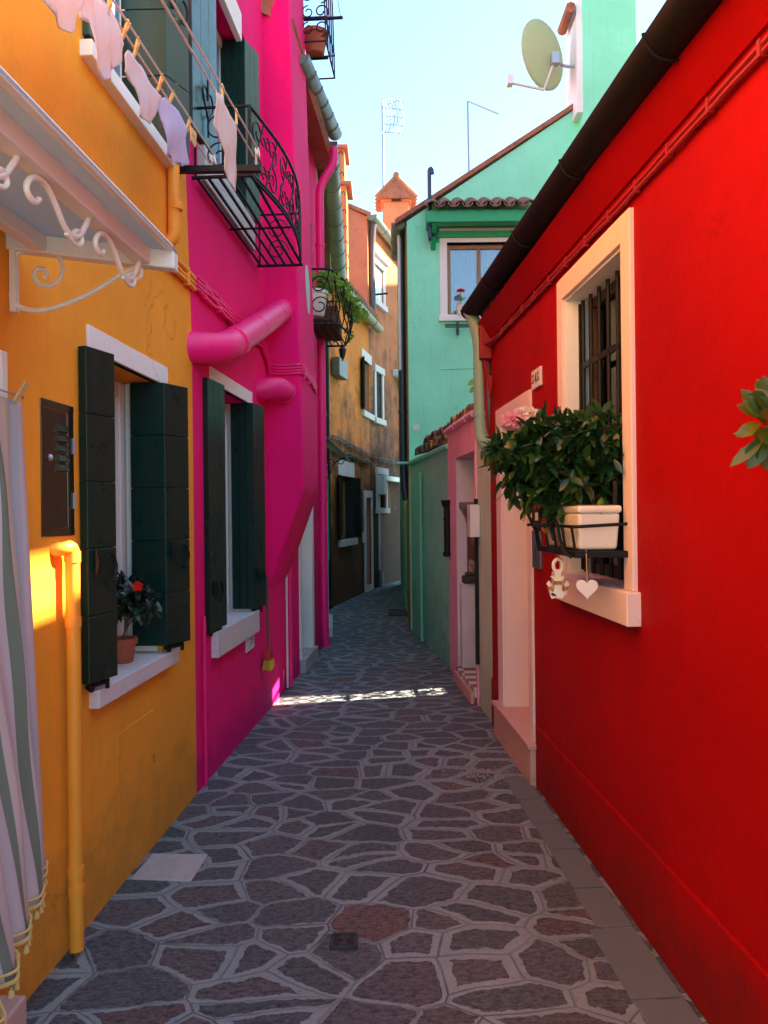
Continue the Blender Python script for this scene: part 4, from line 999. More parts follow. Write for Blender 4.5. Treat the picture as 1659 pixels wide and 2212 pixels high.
for a, b in ((t0+.05, mid-.02), (mid+.02, t1-.05)):
    n = 40
    for i in range(n):
        def col(f):
            rows = []
            for k in range(11):
                h = k/10; z = z0+.05+(z1-z0-.1)*h; pin = .16*math.exp(-((h-.42)/.2)**2)
                rows.append(WG.pt((a+b)/2+(f-.5)*(b-a)*(1-2*pin*1.0), z, -.142+.004*math.sin(f*60)))
            return rows
        c_, d2 = col(i/n), col((i+1)/n)
        for k in range(10): m.add([c_[k], d2[k], d2[k+1], c_[k+1]], [(0,1,2,3)])
m.build('curtain', mt['lace'], wf, smooth=True, recalc=True)
MB().box(gl, 6.4, 11.725, 17, 0, 3.0).build('rear_wing', mt['mint'], gh)
# window canopy
ky0, ky1 = WG.q(919, 460)[0], WG.q(1143, 450)[0]; kz = at(930, 470, 10.05).z
m = MB(); m.wbox(WG, ky0, ky1, kz-.05, kz+.09, .30, .36); m.wbox(WG, ky0, ky0+.05, kz-.04, kz+.10, .002, .30); m.wbox(WG, ky1-.05, ky1, kz-.04, kz+.10, .002, .30)
m.hexa([WG.pt(t, z, o) for dz in (0, .03) for (t, z, o) in ((ky0+.05, kz+.10+dz, .30), (ky1-.05, kz+.10+dz, .30), (ky1-.05, kz+.20+dz, 0), (ky0+.05, kz+.20+dz, 0))])
m.wbox(WG, ky0+.15, ky1-.15, kz-.145, kz-.065, .002, .06)
for t in (ky0+.07, ky1-.13): m.hexa([WG.pt(t+dt, z, o) for dt in (0, .06) for (z, o) in ((kz-.30, .002), (kz-.30, .05), (kz-.05, .28), (kz-.05, .002))])
kc = m.build('window_canopy', mt['kelly'], gh, bevel=.004)
m = MB(); nt = 8; tw = (ky1-ky0+.04)/nt
for i in range(nt):
    c = ky0+tw*(i+.5)-.02
    for rows in range(1):
        A, B = WG.pt(c, kz+.085, .44), WG.pt(c, kz+.30, -.0)
        def arc(p, r, up, dz): return [p+V((r*math.cos(PI*j/8)*(1), 0, dz+up*r*.85*math.sin(PI*j/8))) for j in range(9)]
        a, b = arc(A, tw*.50, 1, .04), arc(B, tw*.48, 1, .04); a2, b2 = arc(A, tw*.40, 1, .04), arc(B, tw*.38, 1, .04)
        n0 = len(m.v); m.v += a+b+a2+b2
        for j in range(8): m.f += [[n0+j, n0+j+1, n0+9+j+1, n0+9+j], [n0+18+j, n0+18+j+1, n0+27+j+1, n0+27+j], [n0+j, n0+j+1, n0+18+j+1, n0+18+j]]
    c2_ = c+tw*.5
    if i < nt-1:
        A, B = WG.pt(c2_, kz+.115, .46), WG.pt(c2_, kz+.32, 0)
        a, b = arc(A, tw*.42, -1, .05), arc(B, tw*.40, -1, .05); a2, b2 = arc(A, tw*.34, -1, .05), arc(B, tw*.32, -1, .05)
        n0 = len(m.v); m.v += a+b+a2+b2
        for j in range(8): m.f += [[n0+j, n0+j+1, n0+9+j+1, n0+9+j], [n0+18+j, n0+18+j+1, n0+27+j+1, n0+27+j], [n0+j, n0+j+1, n0+18+j+1, n0+18+j]]
m.build('canopy_tiles', mt['darktile'], kc, smooth=True)
# rack under the sill
m = MB(); rz_ = at(985, 700, 10.3).z
for k in range(3): m.tube([WG.pt(ox0+.05, rz_-.03*k, .10+.05*k), WG.pt(ox1-.05, rz_-.03*k, .10+.05*k)], .008, 5)
for t in (WG.q(988, 700)[0], ox1-.3): m.wbox(WG, t-.02, t+.02, rz_-.12, rz_+.05, .002, .03); m.tube([WG.pt(t, rz_-.08, .02), WG.pt(t, rz_-.06, .24)], .01, 5)
m.build('sill_rack', mt['green2'], gh)
# vent pole
pv = at(928, 440, 10.2)
pipe([V((pv.x, 10.2, at(930, 515, 10.2).z)), V((pv.x, 10.2, at(927, 380, 10.2).z)), V((pv.x, 10.2, at(927, 366, 10.2).z)), V((pv.x+.03, 10.2, at(927, 366, 10.2).z+.02)), V((pv.x+.04, 10.2, at(927, 376, 10.2).z))], .027, 'vent_pole', plain('blue_black_pole', (.03,.05,.10), .4), gh, [], 1)
m = MB(); pb = at(934, 500, 10.35); m.box(pb.x-.05, pb.x+.03, 10.22, 10.419, pb.z-.1, pb.z-.05); m.build('pole_clamp', mt['black'], gh)
# chimney stack on the gable
sx0, sx1 = rz.x+.02, at(1372, 100, 10.2).x
m = MB(); m.box(sx0, sx1, 10.15, 10.75, 4.5, 9.4); ck = m.build('chimney', mt['mint'], gh, bevel=.01)
MB().box(sx0-.075, sx0+.0, 10.16, 10.74, rz.z-.2, 9.2).build('chimney_lit_edge', mt['white'], ck)  # white strip stands in for bright sky light on the stack's side
m = MB(); m.box(sx0-.2, sx1+.2, 10.0, 10.9, 9.4, 9.5); m.build('chimney_cap', mt['tile'], ck); m = MB(); m.tube([V((sx0-.16, 10.1, at(1235, 15, 10.1).z)), V((sx0-.16, 10.6, at(1235, 15, 10.1).z))], .07, 8); m.build('cap_tile', mt['tile'], ck)
# gutter end and pipes at the left eave
half_gutter(V((at(861, 484, 10.5).x, 10.5, at(861, 481, 10.5).z)), V((at(861, 484, 10.5).x, 11.8, at(861, 481, 10.5).z)), .10, 'gutter', mt['zinc'], gh, 3)
gxp = at(870, 900, 10.75)
pipe([V((gxp.x, 10.75, at(870, 510, 10.75).z)), V((gxp.x, 10.75, 3.5)), V((gxp.x, 10.75, at(873, 1040, 10.75).z)), V((gxp.x+.04, 10.73, at(876, 1080, 10.75).z))], .055, 'downpipe', plain('navy_pipe', (.02,.035,.05), .4), gh, [(V((gxp.x, 10.75, 3.0)), (0,0,1))])
g2 = at(863, 650, 10.7)
pipe([V((g2.x, 10.7, at(862, 505, 10.7).z)), V((g2.x, 10.7, at(864, 800, 10.7).z))], .022, 'white_pipe', mt['whitepipe'], gh, [], 0)
MB().box(gl-.012, gl-.002, 10.47, 11.7, .0, ez-.1).build('side_board', plain('ochre_side_wall', (.42,.20,.04), .8), gh)
z_s = WG.q(890, 1001)[1]
pipe([V((at(857, 1001, 10.36).x, 10.36, z_s)), V((gl+.05, 10.36, z_s))], .022, 'overflow_pipe', mt['tealpipe'], gh, [], 0)
a = WG.q(899, 924); MB().wbox(WG, a[0]-.04, a[0]+.045, a[1]-.035, a[1]+.04, .001, .008).build('wall_note', mt['whitepipe'], gh)
a = WG.q(983, 881); m = MB(); m.tube([WG.pt(a[0]+.025*math.cos(k*.55), a[1]+.02*math.sin(k*.55), .004) for k in range(12)], .004, 4); m.tube([WG.pt(a[0]+.03, a[1]+.02, .004), WG.pt(a[0]+.035, a[1]-.04, .004)], .004, 4); m.build('scrawled_mark', mt['teal'], gh)
a, b = WG.q(949, 783), WG.q(1040, 797); m = MB(); m.tube([WG.pt(a[0], a[1], .004), WG.pt(a[0]+.01, b[1], .004), WG.pt(b[0]+.3, b[1]+.02, .004)], .007, 5); m.build('buried_conduit', mt['mint'], gh)

# satellite dish and antennas (fixed to the roofs)
sd = thing('satellite_dish', 'pale round satellite dish on a bracket beside the mint chimney', 'dish', at(1240, 145, 10.3))
yd = 10.25; dc = at(1176, 117, yd); ax_ = V((-.62, .78, .02)).normalized(); R_ = .455
m = MB(); up_ = V((0,0,1)); xx = ax_.cross(up_).normalized(); yy = xx.cross(ax_)
for i in range(9):
    r = R_*i/8
    for k in range(36):
        an = 2*PI*k/36; m.v.append(dc+xx*(r*.94*math.cos(an))+yy*(r*math.sin(an))+ax_*(.09*(i/8)**2-.06))
for i in range(8):
    for k in range(36): m.f.append([i*36+k, i*36+(k+1)%36, (i+1)*36+(k+1)%36, (i+1)*36+k])
m.build('reflector', mt['dish'], sd, smooth=True, solid=.006)
m = MB(); bk = at(1200, 125, yd-.08); m.box(bk.x-.06, bk.x+.04, yd-.13, yd-.03, bk.z-.09, bk.z+.06)
m.tube(smooth_path([bk, at(1212, 140, yd-.05), at(1224, 144, yd), at(1243, 143, yd+.02)], 1), .022, 8); m.build('mount', mt['galv'], sd, bevel=.004)
m = MB(); m.tube([bk, at(1175, 193, yd+.02)], .016, 6); m.tube([at(1175, 194, yd+.02), at(1107, 180, yd-.1)], .02, 6); m.box(*(lambda p: (p.x-.04, p.x+.03, yd-.16, yd-.05, p.z-.03, p.z+.09))(at(1102, 180, yd-.1))); m.build('feed_arm', mt['whitepipe'], sd)
def antenna(name, label, base, top, Y, parts, r=.016):
    a, b = at(*base, Y), at(*top, Y); o = thing(name, label, 'antenna', a)
    MB().tube([a, b], r, 6).build('mast', mt['mast'], o)
    m = MB()
    for (p, q_, rr, n, L) in parts:
        A, B = at(*p, Y), at(*q_, Y-.4); m.tube([A, B], rr, 5)
        for i in range(n):
            c = A.lerp(B, (i+.5)/n); m.tube([c-V((.0, L, 0))+V((-L*.5,0,0)), c+V((0, L, 0))+V((L*.5,0,0))], .006, 4)
    m.build('boom', mt['mast'], o)
    return o
A1 = antenna('roof_antenna', 'tall thin grid antenna mast rising behind the terracotta chimney', (829, 480), (826, 215), 19.4, [((826, 232), (862, 215), .014, 4, .12), ((826, 262), (846, 258), .012, 0, .1)], .03)
m = MB(); gc = at(850, 250, 19.0)
for i in range(7):
    a = -.5+i/6; m.tube(smooth_path([gc+V((a*.45-.06, .2*a*a, -.42)), gc+V((a*.45+.05, .2*a*a+.1, 0)), gc+V((a*.45-.06, .2*a*a, .42))], 1), .012, 5)
for i in range(5):
    z = -.4+i*.2; m.tube([gc+V((-.28, 0, z)), gc+V((.05, .05, z)), gc+V((.26, .1, z))], .012, 5)
m.build('grid_reflector', mt['mast'], A1)
A2 = antenna('roof_antenna', 'slim single boom antenna standing on the mint gable roof', (1013, 377), (1010, 219), 11.2, [((1010, 219), (1075, 246), .013, 0, .1)], .014)

# ------------------------------------------------------------------ garden wall and gateway
gwl = thing('garden_wall', 'teal green garden wall with a crust of old roof tiles along its top', 'wall', WT.pt(9, 0))
wz = 2.26
wall_mesh(WT, 7.75, 10.415, 0, wz, [], .26).build('wall', mt['teal'], gwl)
m = MB(); m.hexa([WT.pt(7.74, wz-.03, -.27), WT.pt(10.41, wz-.03, -.27), WT.pt(10.41, wz-.03, .04), WT.pt(7.74, wz-.03, .04), WT.pt(7.74, wz+.14, -.27), WT.pt(10.41, wz+.14, -.27), WT.pt(10.41, wz+.012, .05), WT.pt(7.74, wz+.012, .05)]); m.build('coping', mt['mint'], gwl, bevel=.012)
def tile_row(W, ta, tb, zb, n, o_front, parent, mat, rise=.12, seed=1):
    random.seed(seed); m = MB(); step = (tb-ta)/n
    for i in range(n):
        c = ta+step*(i+.5); dz = random.uniform(-.012, .02); r = step*.56; of = o_front+random.uniform(-.02, .02)
        A, B = W.pt(c, zb+dz, of), W.pt(c+random.uniform(-.03, .03), zb+rise+dz, of-.42)
        rows = []
        for p, rr in ((A, r), (B, r*.86)):
            rows.append([p+(W.u.normalized()*(rr*math.cos(PI*j/8))).to_3d()+V((0,0,rr*.95*math.sin(PI*j/8))) for j in range(9)])
            rr2 = rr-.018; rows.append([p+(W.u.normalized()*(rr2*math.cos(PI*j/8))).to_3d()+V((0,0,rr2*.95*math.sin(PI*j/8))) for j in range(9)])
        n0 = len(m.v); m.v += rows[0]+rows[2]+rows[1]+rows[3]
        for j in range(8): m.f += [[n0+j,n0+j+1,n0+10+j,n0+9+j], [n0+18+j,n0+19+j,n0+28+j,n0+27+j], [n0+j,n0+j+1,n0+19+j,n0+18+j], [n0+9+j,n0+10+j,n0+28+j,n0+27+j]]
        for j in (0, 8): m.f.append([n0+j, n0+9+j, n0+27+j, n0+18+j])
    return m.build('tile', mat, parent, smooth=True)
tile_row(WT, 7.7, 10.2, wz+.07, 14, -.03, gwl, mt['oldtile'], .10, 4)
tile_row(WT, 7.9, 10.0, wz+.19, 11, -.10, gwl, mt['oldtile'], .12, 9)
tb_ = W6 = WT.q(910, 1150, .03)[0]
zt4 = WT.q(912, 1024)[1]
pipe([WT.pt(tb_+.04, zt4, -.02), WT.pt(tb_+.03, zt4, .03), WT.pt(tb_, zt4-.01, .035), WT.pt(tb_, zt4-.1, .035), WT.pt(tb_, 1.0, .035), WT.pt(tb_, .02, .035)], .022, 'conduit', mt['tealpipe'], gwl, [(WT.pt(tb_, z, .035), (0,0,1)) for z in (1.35, .42)])
pipe([WT.pt(tb_+.05, zt4-.05, .02), WT.pt(tb_+.05, 1.36, .02)], .012, 'thin_conduit', mt['tealpipe'], gwl, [], 0)
tS = WT.q(966, 1130, .04)[0]
m = MB(); zA_, zB_ = WT.q(966, 1090)[1], WT.q(966, 1195)[1]
m.tube([WT.pt(tS, zB_, .04), WT.pt(tS, zA_, .04)], .034, 10); m.lathe(WT.pt(tS, zA_-.03, .045), [(.036,0),(.05,.03),(.06,.07),(.04,.075)], 10); m.tube([WT.pt(tS, zB_-.02, .04), WT.pt(tS, zB_+.03, .04)], .045, 10); m.tube([WT.pt(tS, zA_-.16, .04), WT.pt(tS, zA_-.13, .04)], .04, 10)
m.build('soil_pipe', mt['black'], gwl, smooth=True)

gt = thing('gateway', 'pink plastered gateway with white reveal and checker tiled threshold in the garden wall', 'gateway', WP.pt(7, 0))
pj0, pj1 = WP.q(1029, 1200)[0], WP.q(989, 1200)[0]
pzt = WP.q(1000, 985)[1]
ptop = wz+.12
m = MB(); m.wbox(WP, pj1, 7.75, .0, ptop, -.30, .012); m.wbox(WP, 6.3, pj0, .0, ptop, -.30, .012); m.wbox(WP, pj0, pj1, pzt, ptop, -.30, .012); m.build('arch_wall', mt['rose'], gt, bevel=.006)
m = MB(); m.tube([WP.pt(6.3, ptop+.02, .02), WP.pt(7.8, ptop+.02, .02)], .032, 10)
for t in (6.6, 7.2): m.tube([WP.pt(t, ptop+.02, .02), WP.pt(t+.03, ptop+.02, .02)], .038, 10)
m.build('coping_pipe', mt['rose'], gt, smooth=True)
tile_row(WP, 6.3, 7.75, ptop+.06, 8, -.03, gt, mt['oldtile'], .10, 6)
MB().wbox(WP, pj1-.012, pj1-.001, .14, pzt-.01, -.36, .005).build('reveal_lining', mt['reveal'], gt)
MB().wbox(WP, pj0-.02, pj1+.0, 0, .13, -.5, .03).build('threshold', mt['checker'], gt, bevel=.004)
MB().wbox(WP, pj0-.0, pj1-.0, 0, .10, .03, .06).build('riser', mt['pinkstone'], gt, bevel=.004)
# half column standing against the far jamb
zc0, zc1 = at(1008, 1258, pj1).z, at(1008, 1085, pj1).z
cl = MB(); yq = pj1-.012
def jbox(m, o0, o1, z0, z1, d): m.wbox(WP, yq-d, yq, z0, z1, o0, o1)
m = MB(); jbox(m, -.30, -.012, .13, zc0, .10); m.build('pedestal', mt['reveal'], gt, bevel=.01)
m = MB(); jbox(m, -.27, -.03, zc0, zc0+.07, .13); jbox(m, -.255, -.06, zc0+.07, zc0+.10, .11); m.build('column_base', mt['basestone'], gt, bevel=.01)
m = MB(); jbox(m, -.24, -.085, zc0+.10, zc1-.19, .09); m.build('column_shaft', mt['brick'], gt, bevel=.006)
m = MB(); jbox(m, -.25, -.075, zc1-.19, zc1-.16, .10); 
m.hexa([WP.pt(yq-d, z, o) for (z, oa, ob, d0) in ((zc1-.16, -.25, -.075, .10), (zc1-.06, -.29, -.02, .14)) for (d, o) in ((d0, oa), (0, oa), (0, ob), (d0, ob))])
jbox(m, -.295, -.012, zc1-.06, zc1, .15)
for o in (-.22, -.15, -.09): m.ball(WP.pt(yq-.125, zc1-.11, o), .026, 8)
m.build('capital', mt['stone'], gt, bevel=.006)
# wrought gate leaf whose rings throw the lattice of light on the paving
gm = MB(); go = -.30
for t in (pj0+.02, pj1-.2): gm.wbox(WP, t-.012, t+.012, .16, 2.02, go-.012, go+.012)
for z in (.17, .75, 1.35, 2.0): gm.wbox(WP, pj0+.02, pj1-.2, z-.012, z+.012, go-.010, go+.010)
gn = 5; gw_ = (pj1-.22-pj0)/gn
for i in range(gn):
    t = pj0+.02+gw_*(i+.5)
    for z0_ in (.17, .75, 1.35):
        k = 0
        while z0_+.02+gw_*(k+.5) < z0_+.58:
            gm.tube([WP.pt(t+gw_*.44*math.cos(a), z0_+.02+gw_*(k+.5)+gw_*.44*math.sin(a), go) for a in [j*PI/8 for j in range(17)]], .0065, 5); k += 1
    gm.tube([WP.pt(t+gw_*.5, .17, go), WP.pt(t+gw_*.5, 2.0, go)], .006, 5)
gm.build('gate', mt['black'], gt, smooth=True)

sp_ = thing('sage_pier', 'weathered sage green wall pier between the pink gateway and the red house', 'pier', WS.pt(6, 0))
wall_mesh(WS, 5.755, 6.3, 0, at(1040, 700, 6.0).z-.0, [], .28).build('wall', mt['sage'], sp_)
tpp = WS.q(1040, 850, .06)[0]
pipe([V((WR.pt(5.72,0,.10).x-.05, 5.85, at(1040, 690, 5.85).z+.1)), WS.pt(tpp, at(1036, 720, tpp).z, .07), WS.pt(tpp, 2.6, .07), WS.pt(tpp, at(1040, 930, tpp).z, .07), WS.pt(tpp-.07, at(1050, 962, tpp).z, .06), WS.pt(tpp-.15, at(1055, 970, tpp).z, -.02)], .05, 'downpipe', mt['sagepipe'], sp_, [(WS.pt(tpp, at(1040, 895, tpp).z, .07), (0,0,1))])
mb0 = at(1030, 1160, 6.2); mb1 = at(1030, 1090, 6.2)
lbx = MB(); lbx.wbox(WS, 6.16, 6.30, mb0.z, mb1.z, .004, .085)
lx = lbx.build('letter_box', mt['whitepipe'], sp_, bevel=.005); lx['label'] = 'flat white metal letter box'
MB().wbox(WS, 6.255, 6.285, .35, at(1030, 985, 6.27).z-.35, .002, .03).build('dark_strip', mt['black'], sp_)

# ------------------------------------------------------------------ red house
rh = thing('red_house', 'deep red single storey house with white window surround and black gutter', 'house', WR.pt(4, 0))
wz0, wz1 = 1.285, WR.q(1351, 524)[1]
wo0, wo1 = 3.03, 3.83
rd0, rd1 = 4.60, 5.32
dz1 = 2.18; RT = 3.02
wall_mesh(WR, -.2, 5.75, 0, RT, [(wo0, wo1, wz0-.01, wz1, .16), (rd0, rd1, .235, dz1, .35)], 3.4).build('wall', mt['red'], rh)
# plinth, a slightly proud skirt
for a, b in ((-.2, 4.46), (5.50, 5.75)): MB().wbox(WR, a, b, 0, .352, -.02, .012).build('plinth', mt['red'], rh, bevel=.006)
# window
s0, s1 = 2.935, 3.915; tz1 = wz1+.105
m = MB(); m.wbox(WR, s0, wo0, wz0, tz1, -.02, .018); m.wbox(WR, wo1, s1, wz0, tz1, -.02, .018); m.wbox(WR, wo0, wo1, wz1, tz1, -.02, .018); m.build('window_surround', mt['blush'], rh, bevel=.004)
MB().wbox(WR, s0-.03, s1+.02, 1.155, wz0, -.15, .055).build('sill', mt['blush'], rh, bevel=.005)
m = MB(); m.wbox(WR, wo1-.012, wo1-.001, wz0, wz1, -.158, .0); m.wbox(WR, wo0+.001, wo0+.012, wz0, wz1, -.158, .0); m.wbox(WR, wo0+.013, wo1-.013, wz1-.012, wz1-.001, -.158, .0); m.build('reveal_lining', mt['white'], rh)
wf = casing(WR, wo0+.012, wo1-.012, wz0+.002, wz1-.013, -.158, rh, 'window', mt['brownint'], 1, mt['glass'], .05)
m = MB(); n = 60
for i in range(n):
    a, b = [(wo0+.03+(wo1-wo0-.06)*k/n) for k in (i, i+1)]; oa, ob = [-.145+.006*math.sin(k*1.3) for k in (i, i+1)]
    m.add([WR.pt(a, wz0+.02, oa-.008), WR.pt(b, wz0+.02, ob-.008), WR.pt(b, wz1-.03, ob-.008), WR.pt(a, wz1-.03, oa-.008)], [(0,1,2,3)])
m.build('curtain', mt['brownint'], wf, smooth=True)
gr = MB(); go_ = -.075
for i in range(7):
    t = wo0+.05+(wo1-wo0-.10)*i/6; gr.tube([WR.pt(t, wz0+.012, go_), WR.pt(t, wz1-.02, go_)], .0095, 8)
for z in (WR.q(1262, 770)[1], WR.q(1345, 905)[1]+.0, wz0+.12):
    gr.wbox(WR, wo0+.01, wo1-.01, z-.014, z+.014, go_-.006, go_+.006)
for t in (wo0+.02, wo1-.02): gr.wbox(WR, t-.012, t+.012, wz0+.02, wz1-.03, go_-.012, go_+.012)
gr.build('window_grille', mt['black'], rh, smooth=True)
# door
m = MB(); m.wbox(WR, rd0-.1, rd0, .24, 2.31, -.02, .014); m.wbox(WR, rd1, 5.48, .24, 2.31, -.02, .014); m.wbox(WR, rd0, rd1, dz1, 2.31, -.02, .014); m.build('door_surround', mt['blush'], rh, bevel=.004)
m = MB(); m.wbox(WR, rd1-.012, rd1-.001, .24, dz1, -.34, .0); m.wbox(WR, rd0+.001, rd0+.012, .24, dz1, -.34, 0); m.wbox(WR, rd0+.013, rd1-.013, dz1-.012, dz1-.001, -.34, 0); m.build('reveal_lining', mt['blush'], rh)
MB().wbox(WR, rd0+.013, rd1-.013, .242, dz1-.013, -.345, -.30).build('door', mt['whitepaint'], rh, bevel=.004)
MB().wbox(WR, 4.455, 5.50, 0, .215, -.3, .045).build('doorstep', mt['pinkstone'], rh, bevel=.004)
MB().wbox(WR, 4.44, 5.515, .215, .243, -.34, .06).build('step_tread', mt['pinkstone'], rh, bevel=.006)
# number plate with stencilled figures 545
n0 = WR.q(1153, 848); n1 = WR.q(1172, 790); nt0, nt1 = WR.q(1172, 815)[0], WR.q(1153, 820)[0]
nz0, nz1 = WR.q(1172, 832)[1], WR.q(1172, 790)[1]
pl = MB().wbox(WR, nt0, nt1, nz0, nz1, .0, .014).build('number_plate', mt['marble'], rh, bevel=.003)
NW, NH = nt1-nt0, nz1-nz0
def g2w(x, y): return (nt1-NW*x, nz0+NH*y)     # x from left as read from the lane
num = MB()
def poly(ps): num.wprism(WR, [g2w(*p) for p in ps], .0141, .0160)
def five(x):
    poly([(x, .745), (x+.165, .755), (x+.15, .70), (x+.04, .665), (x+.035, .60), (x, .60)])
    out = [(x+.045+.115*math.cos(a), .425+.125*math.sin(a)) for a in [PI*.62-k*PI*1.25/14 for k in range(15)]]
    inn = [(x+.030+.070*math.cos(a), .425+.112*math.sin(a)) for a in [PI*.62-k*PI*1.25/14 for k in range(15)]]
    poly(out+inn[::-1])
    poly([(x-.005+.032*math.cos(a), .37+.055*math.sin(a)) for a in [k*PI/6 for k in range(12)]])
five(.13); five(.70)
poly([(.545,.76),(.575,.76),(.455,.42),(.425,.42)]); poly([(.425,.42),(.60,.42),(.60,.385),(.415,.385)]); poly([(.535,.62),(.580,.64),(.580,.27),(.535,.27)]); poly([(.50,.27),(.615,.27),(.615,.25),(.50,.25)])
num.build('house_number', mt['ink'], pl, recalc=True)
# bell plate and label plate
b0, b1 = WR.q(1172, 1185)[0], WR.q(1154, 1185)[0]; bz0, bz1 = WR.q(1163, 1228)[1], WR.q(1163, 1147)[1]
bp_ = MB().wbox(WR, b0, b1, bz0, bz1, 0, .014).build('bell_plate', mt['bluesteel'], rh, bevel=.003)
m = MB(); bc = (b0+b1)/2
for zz, n in ((.60, 6), (.30, 3)):
    for i in range(n): m.wbox(WR, bc-.010, bc+.012, bz0+(bz1-bz0)*zz-i*.011, bz0+(bz1-bz0)*zz-i*.011+.005, .0141, .0155)
m.build('speaker_slots', mt['ink'], bp_)
lz0, lz1 = WR.q(1160, 1142)[1], WR.q(1160, 1100)[1]
lp = MB().wbox(WR, b0+.02, b1, lz0, lz1, 0, .012).build('label_plate', mt['ink'], rh, bevel=.002)
m = MB()
for i in range(3):
    zc_ = (lz0+lz1)/2+.012; t = b0+.045+i*.022
    m.wbox(WR, t, t+.004, zc_-.02, zc_+.026, .0121, .0135); m.wbox(WR, t+.011, t+.015, zc_-.02, zc_+.026, .0121, .0135)
    for zz in ((-.02, .024), (.024, .0)) [0:1]: m.wbox(WR, t+.004, t+.011, zc_+zz[1]-.004, zc_+zz[1], .0121, .0135)
for i in range(5): m.wbox(WR, b0+.04+i*.014, b0+.049+i*.014, lz0+.012, lz0+.019, .0121, .0135)
m.build('label_text', mt['whitepaint'], lp)
# gutter, seams, tiles, roof
go2 = .108; gzN, gzF = 2.985+.01, at(1026, 668, 5.8).z+.02
ga, gb = WR.pt(-.3, gzN, go2), WR.pt(5.92, gzF, go2)
half_gutter(ga, gb, .078, 'gutter', mt['gutter'], rh, 6)
sm = MB()
roofm = MB(); roofm.hexa([WR.pt(t, z, o) for (t, z, o) in ((-.4, RT-.03, .02), (5.85, RT-.03+.05, .02), (5.85, RT+1.32, -3.4), (-.4, RT+1.3, -3.4), (-.4, RT+.04, .06), (5.85, RT+.09, .06), (5.85, RT+1.42, -3.4), (-.4, RT+1.38, -3.4))])
roofm.build('roof', mt['tile'], rh)
tm = MB(); t = .2; random.seed(5)
while t < 5.8:
    tm.tube([WR.pt(t, RT+.035+.01*t, .075), WR.pt(t, RT+.47, -.95)], [.062, .055], 9); t += .215+random.uniform(-.01, .01)
tm.build('eave_tile', mt['darktile'], rh, smooth=True)
MB().hexa([WR.pt(t, z, o) for (t, z, o) in ((-.2, RT-.16, .001), (5.75, RT-.16, .001), (5.75, RT-.16, .012), (-.2, RT-.16, .012), (-.2, RT-.02, .001), (5.75, RT-.02, .001), (5.75, RT-.02, .09), (-.2, RT-.02, .09))]).build('eave_board', mt['red'], rh)
# wall cable with clips, box and hanging loops
zcb = WR.q(1225, 572)[1]
random.seed(2)
cable(WR, [(-.1, zcb+.01, .016), (3.0, zcb, .016), (5.66, zcb+.02, .016)], .0095, 2, 'cable_run', mt['red_paint'], rh, .019, True, .003)
tj = 5.69
MB().wbox(WR, 5.64, 5.77, at(1046, 778, 5.7).z, at(1046, 706, 5.7).z, .0, .085).build('junction_box', mt['red_paint'], rh, bevel=.006)
jz = at(1046, 778, 5.7).z; m = MB()
m.tube(smooth_path([WR.pt(5.71, jz+.02, .05), WR.pt(5.72, jz-.15, .045), WR.pt(5.725, jz-.4, .04), WR.pt(5.71, jz-.55, .02)], 2), .016, 7)
m.tube(smooth_path([WR.pt(5.68, jz+.02, .05), WR.pt(5.64, jz-.10, .04), WR.pt(5.60, jz-.25, .03), WR.pt(5.57, jz-.30, .03), WR.pt(5.53, jz-.22, .03), WR.pt(5.55, jz-.15, .03)], 2), .010, 7)
m.tube(smooth_path([WR.pt(5.66, zcb, .03), WR.pt(5.60, zcb+.03, .06), WR.pt(5.50, zcb-.01, .05), WR.pt(5.42, zcb+.02, .02)], 2), .011, 7)
m.build('cable_loop', mt['red_paint'], rh, smooth=True)

# tall unseen wall, added to shade the lane; its openings shape the sun patches
SUN = V((1.0, .22, 1.0)).normalized()
bk_ = thing('sun_blocker_wall', 'unseen tall pale wall added behind the red house to shade the lane, slotted for sun', 'house', (4.2, 4, 0))
WB = Wall((4.1, 0), (4.1, 10), side=(-1, 0))
def hit(p):                                             # where the sun ray through p crosses the added wall
    k = (4.1-p.x)/SUN.x; return p+SUN*k
def opening(pts):
    h = [hit(p) for p in pts]; return (min(x.y for x in h), max(x.y for x in h), min(x.z for x in h), max(x.z for x in h))
zz_ = opening([V((.52, 6.9, 0)), V((-.90, 6.9, .60))])
op1 = (hit(V((.45, 6.70, 0))).y, hit(V((.45, 6.98, 0))).y, zz_[2], zz_[3])
op3 = (hit(V((.45, 7.16, 0))).y, hit(V((.45, 7.40, 0))).y, zz_[2], zz_[3])
op2 = opening([W1.pt(2.52, 1.27), W1.pt(2.90, 1.27), W1.pt(2.52, 1.56), W1.pt(2.90, 1.56)])
bm_ = MB(); ts = sorted({1.2, 7.5, 10.36, op1[0], op1[1], op2[0], op2[1], op3[0], op3[1]}); zs = sorted({0, 11.2, op1[2], op1[3], op2[2], op2[3]})
for i in range(len(ts)-1):
    for j in range(len(zs)-1):
        c = ((ts[i]+ts[i+1])/2, (zs[j]+zs[j+1])/2)
        if any(o[0] < c[0] < o[1] and o[2] < c[1] < o[3] for o in (op1, op2, op3)): continue
        bm_.wbox(WB, ts[i], ts[i+1], zs[j], zs[j+1], -.12, 0)
# top slopes down to let sun bounce off the upper left walls
for p in bm_.v:
    if p.z > 11: p.z = min(11.2, 7.0+.66*max(0, p.y-1.2))
bm_.build('wall', mt['pale'], bk_)

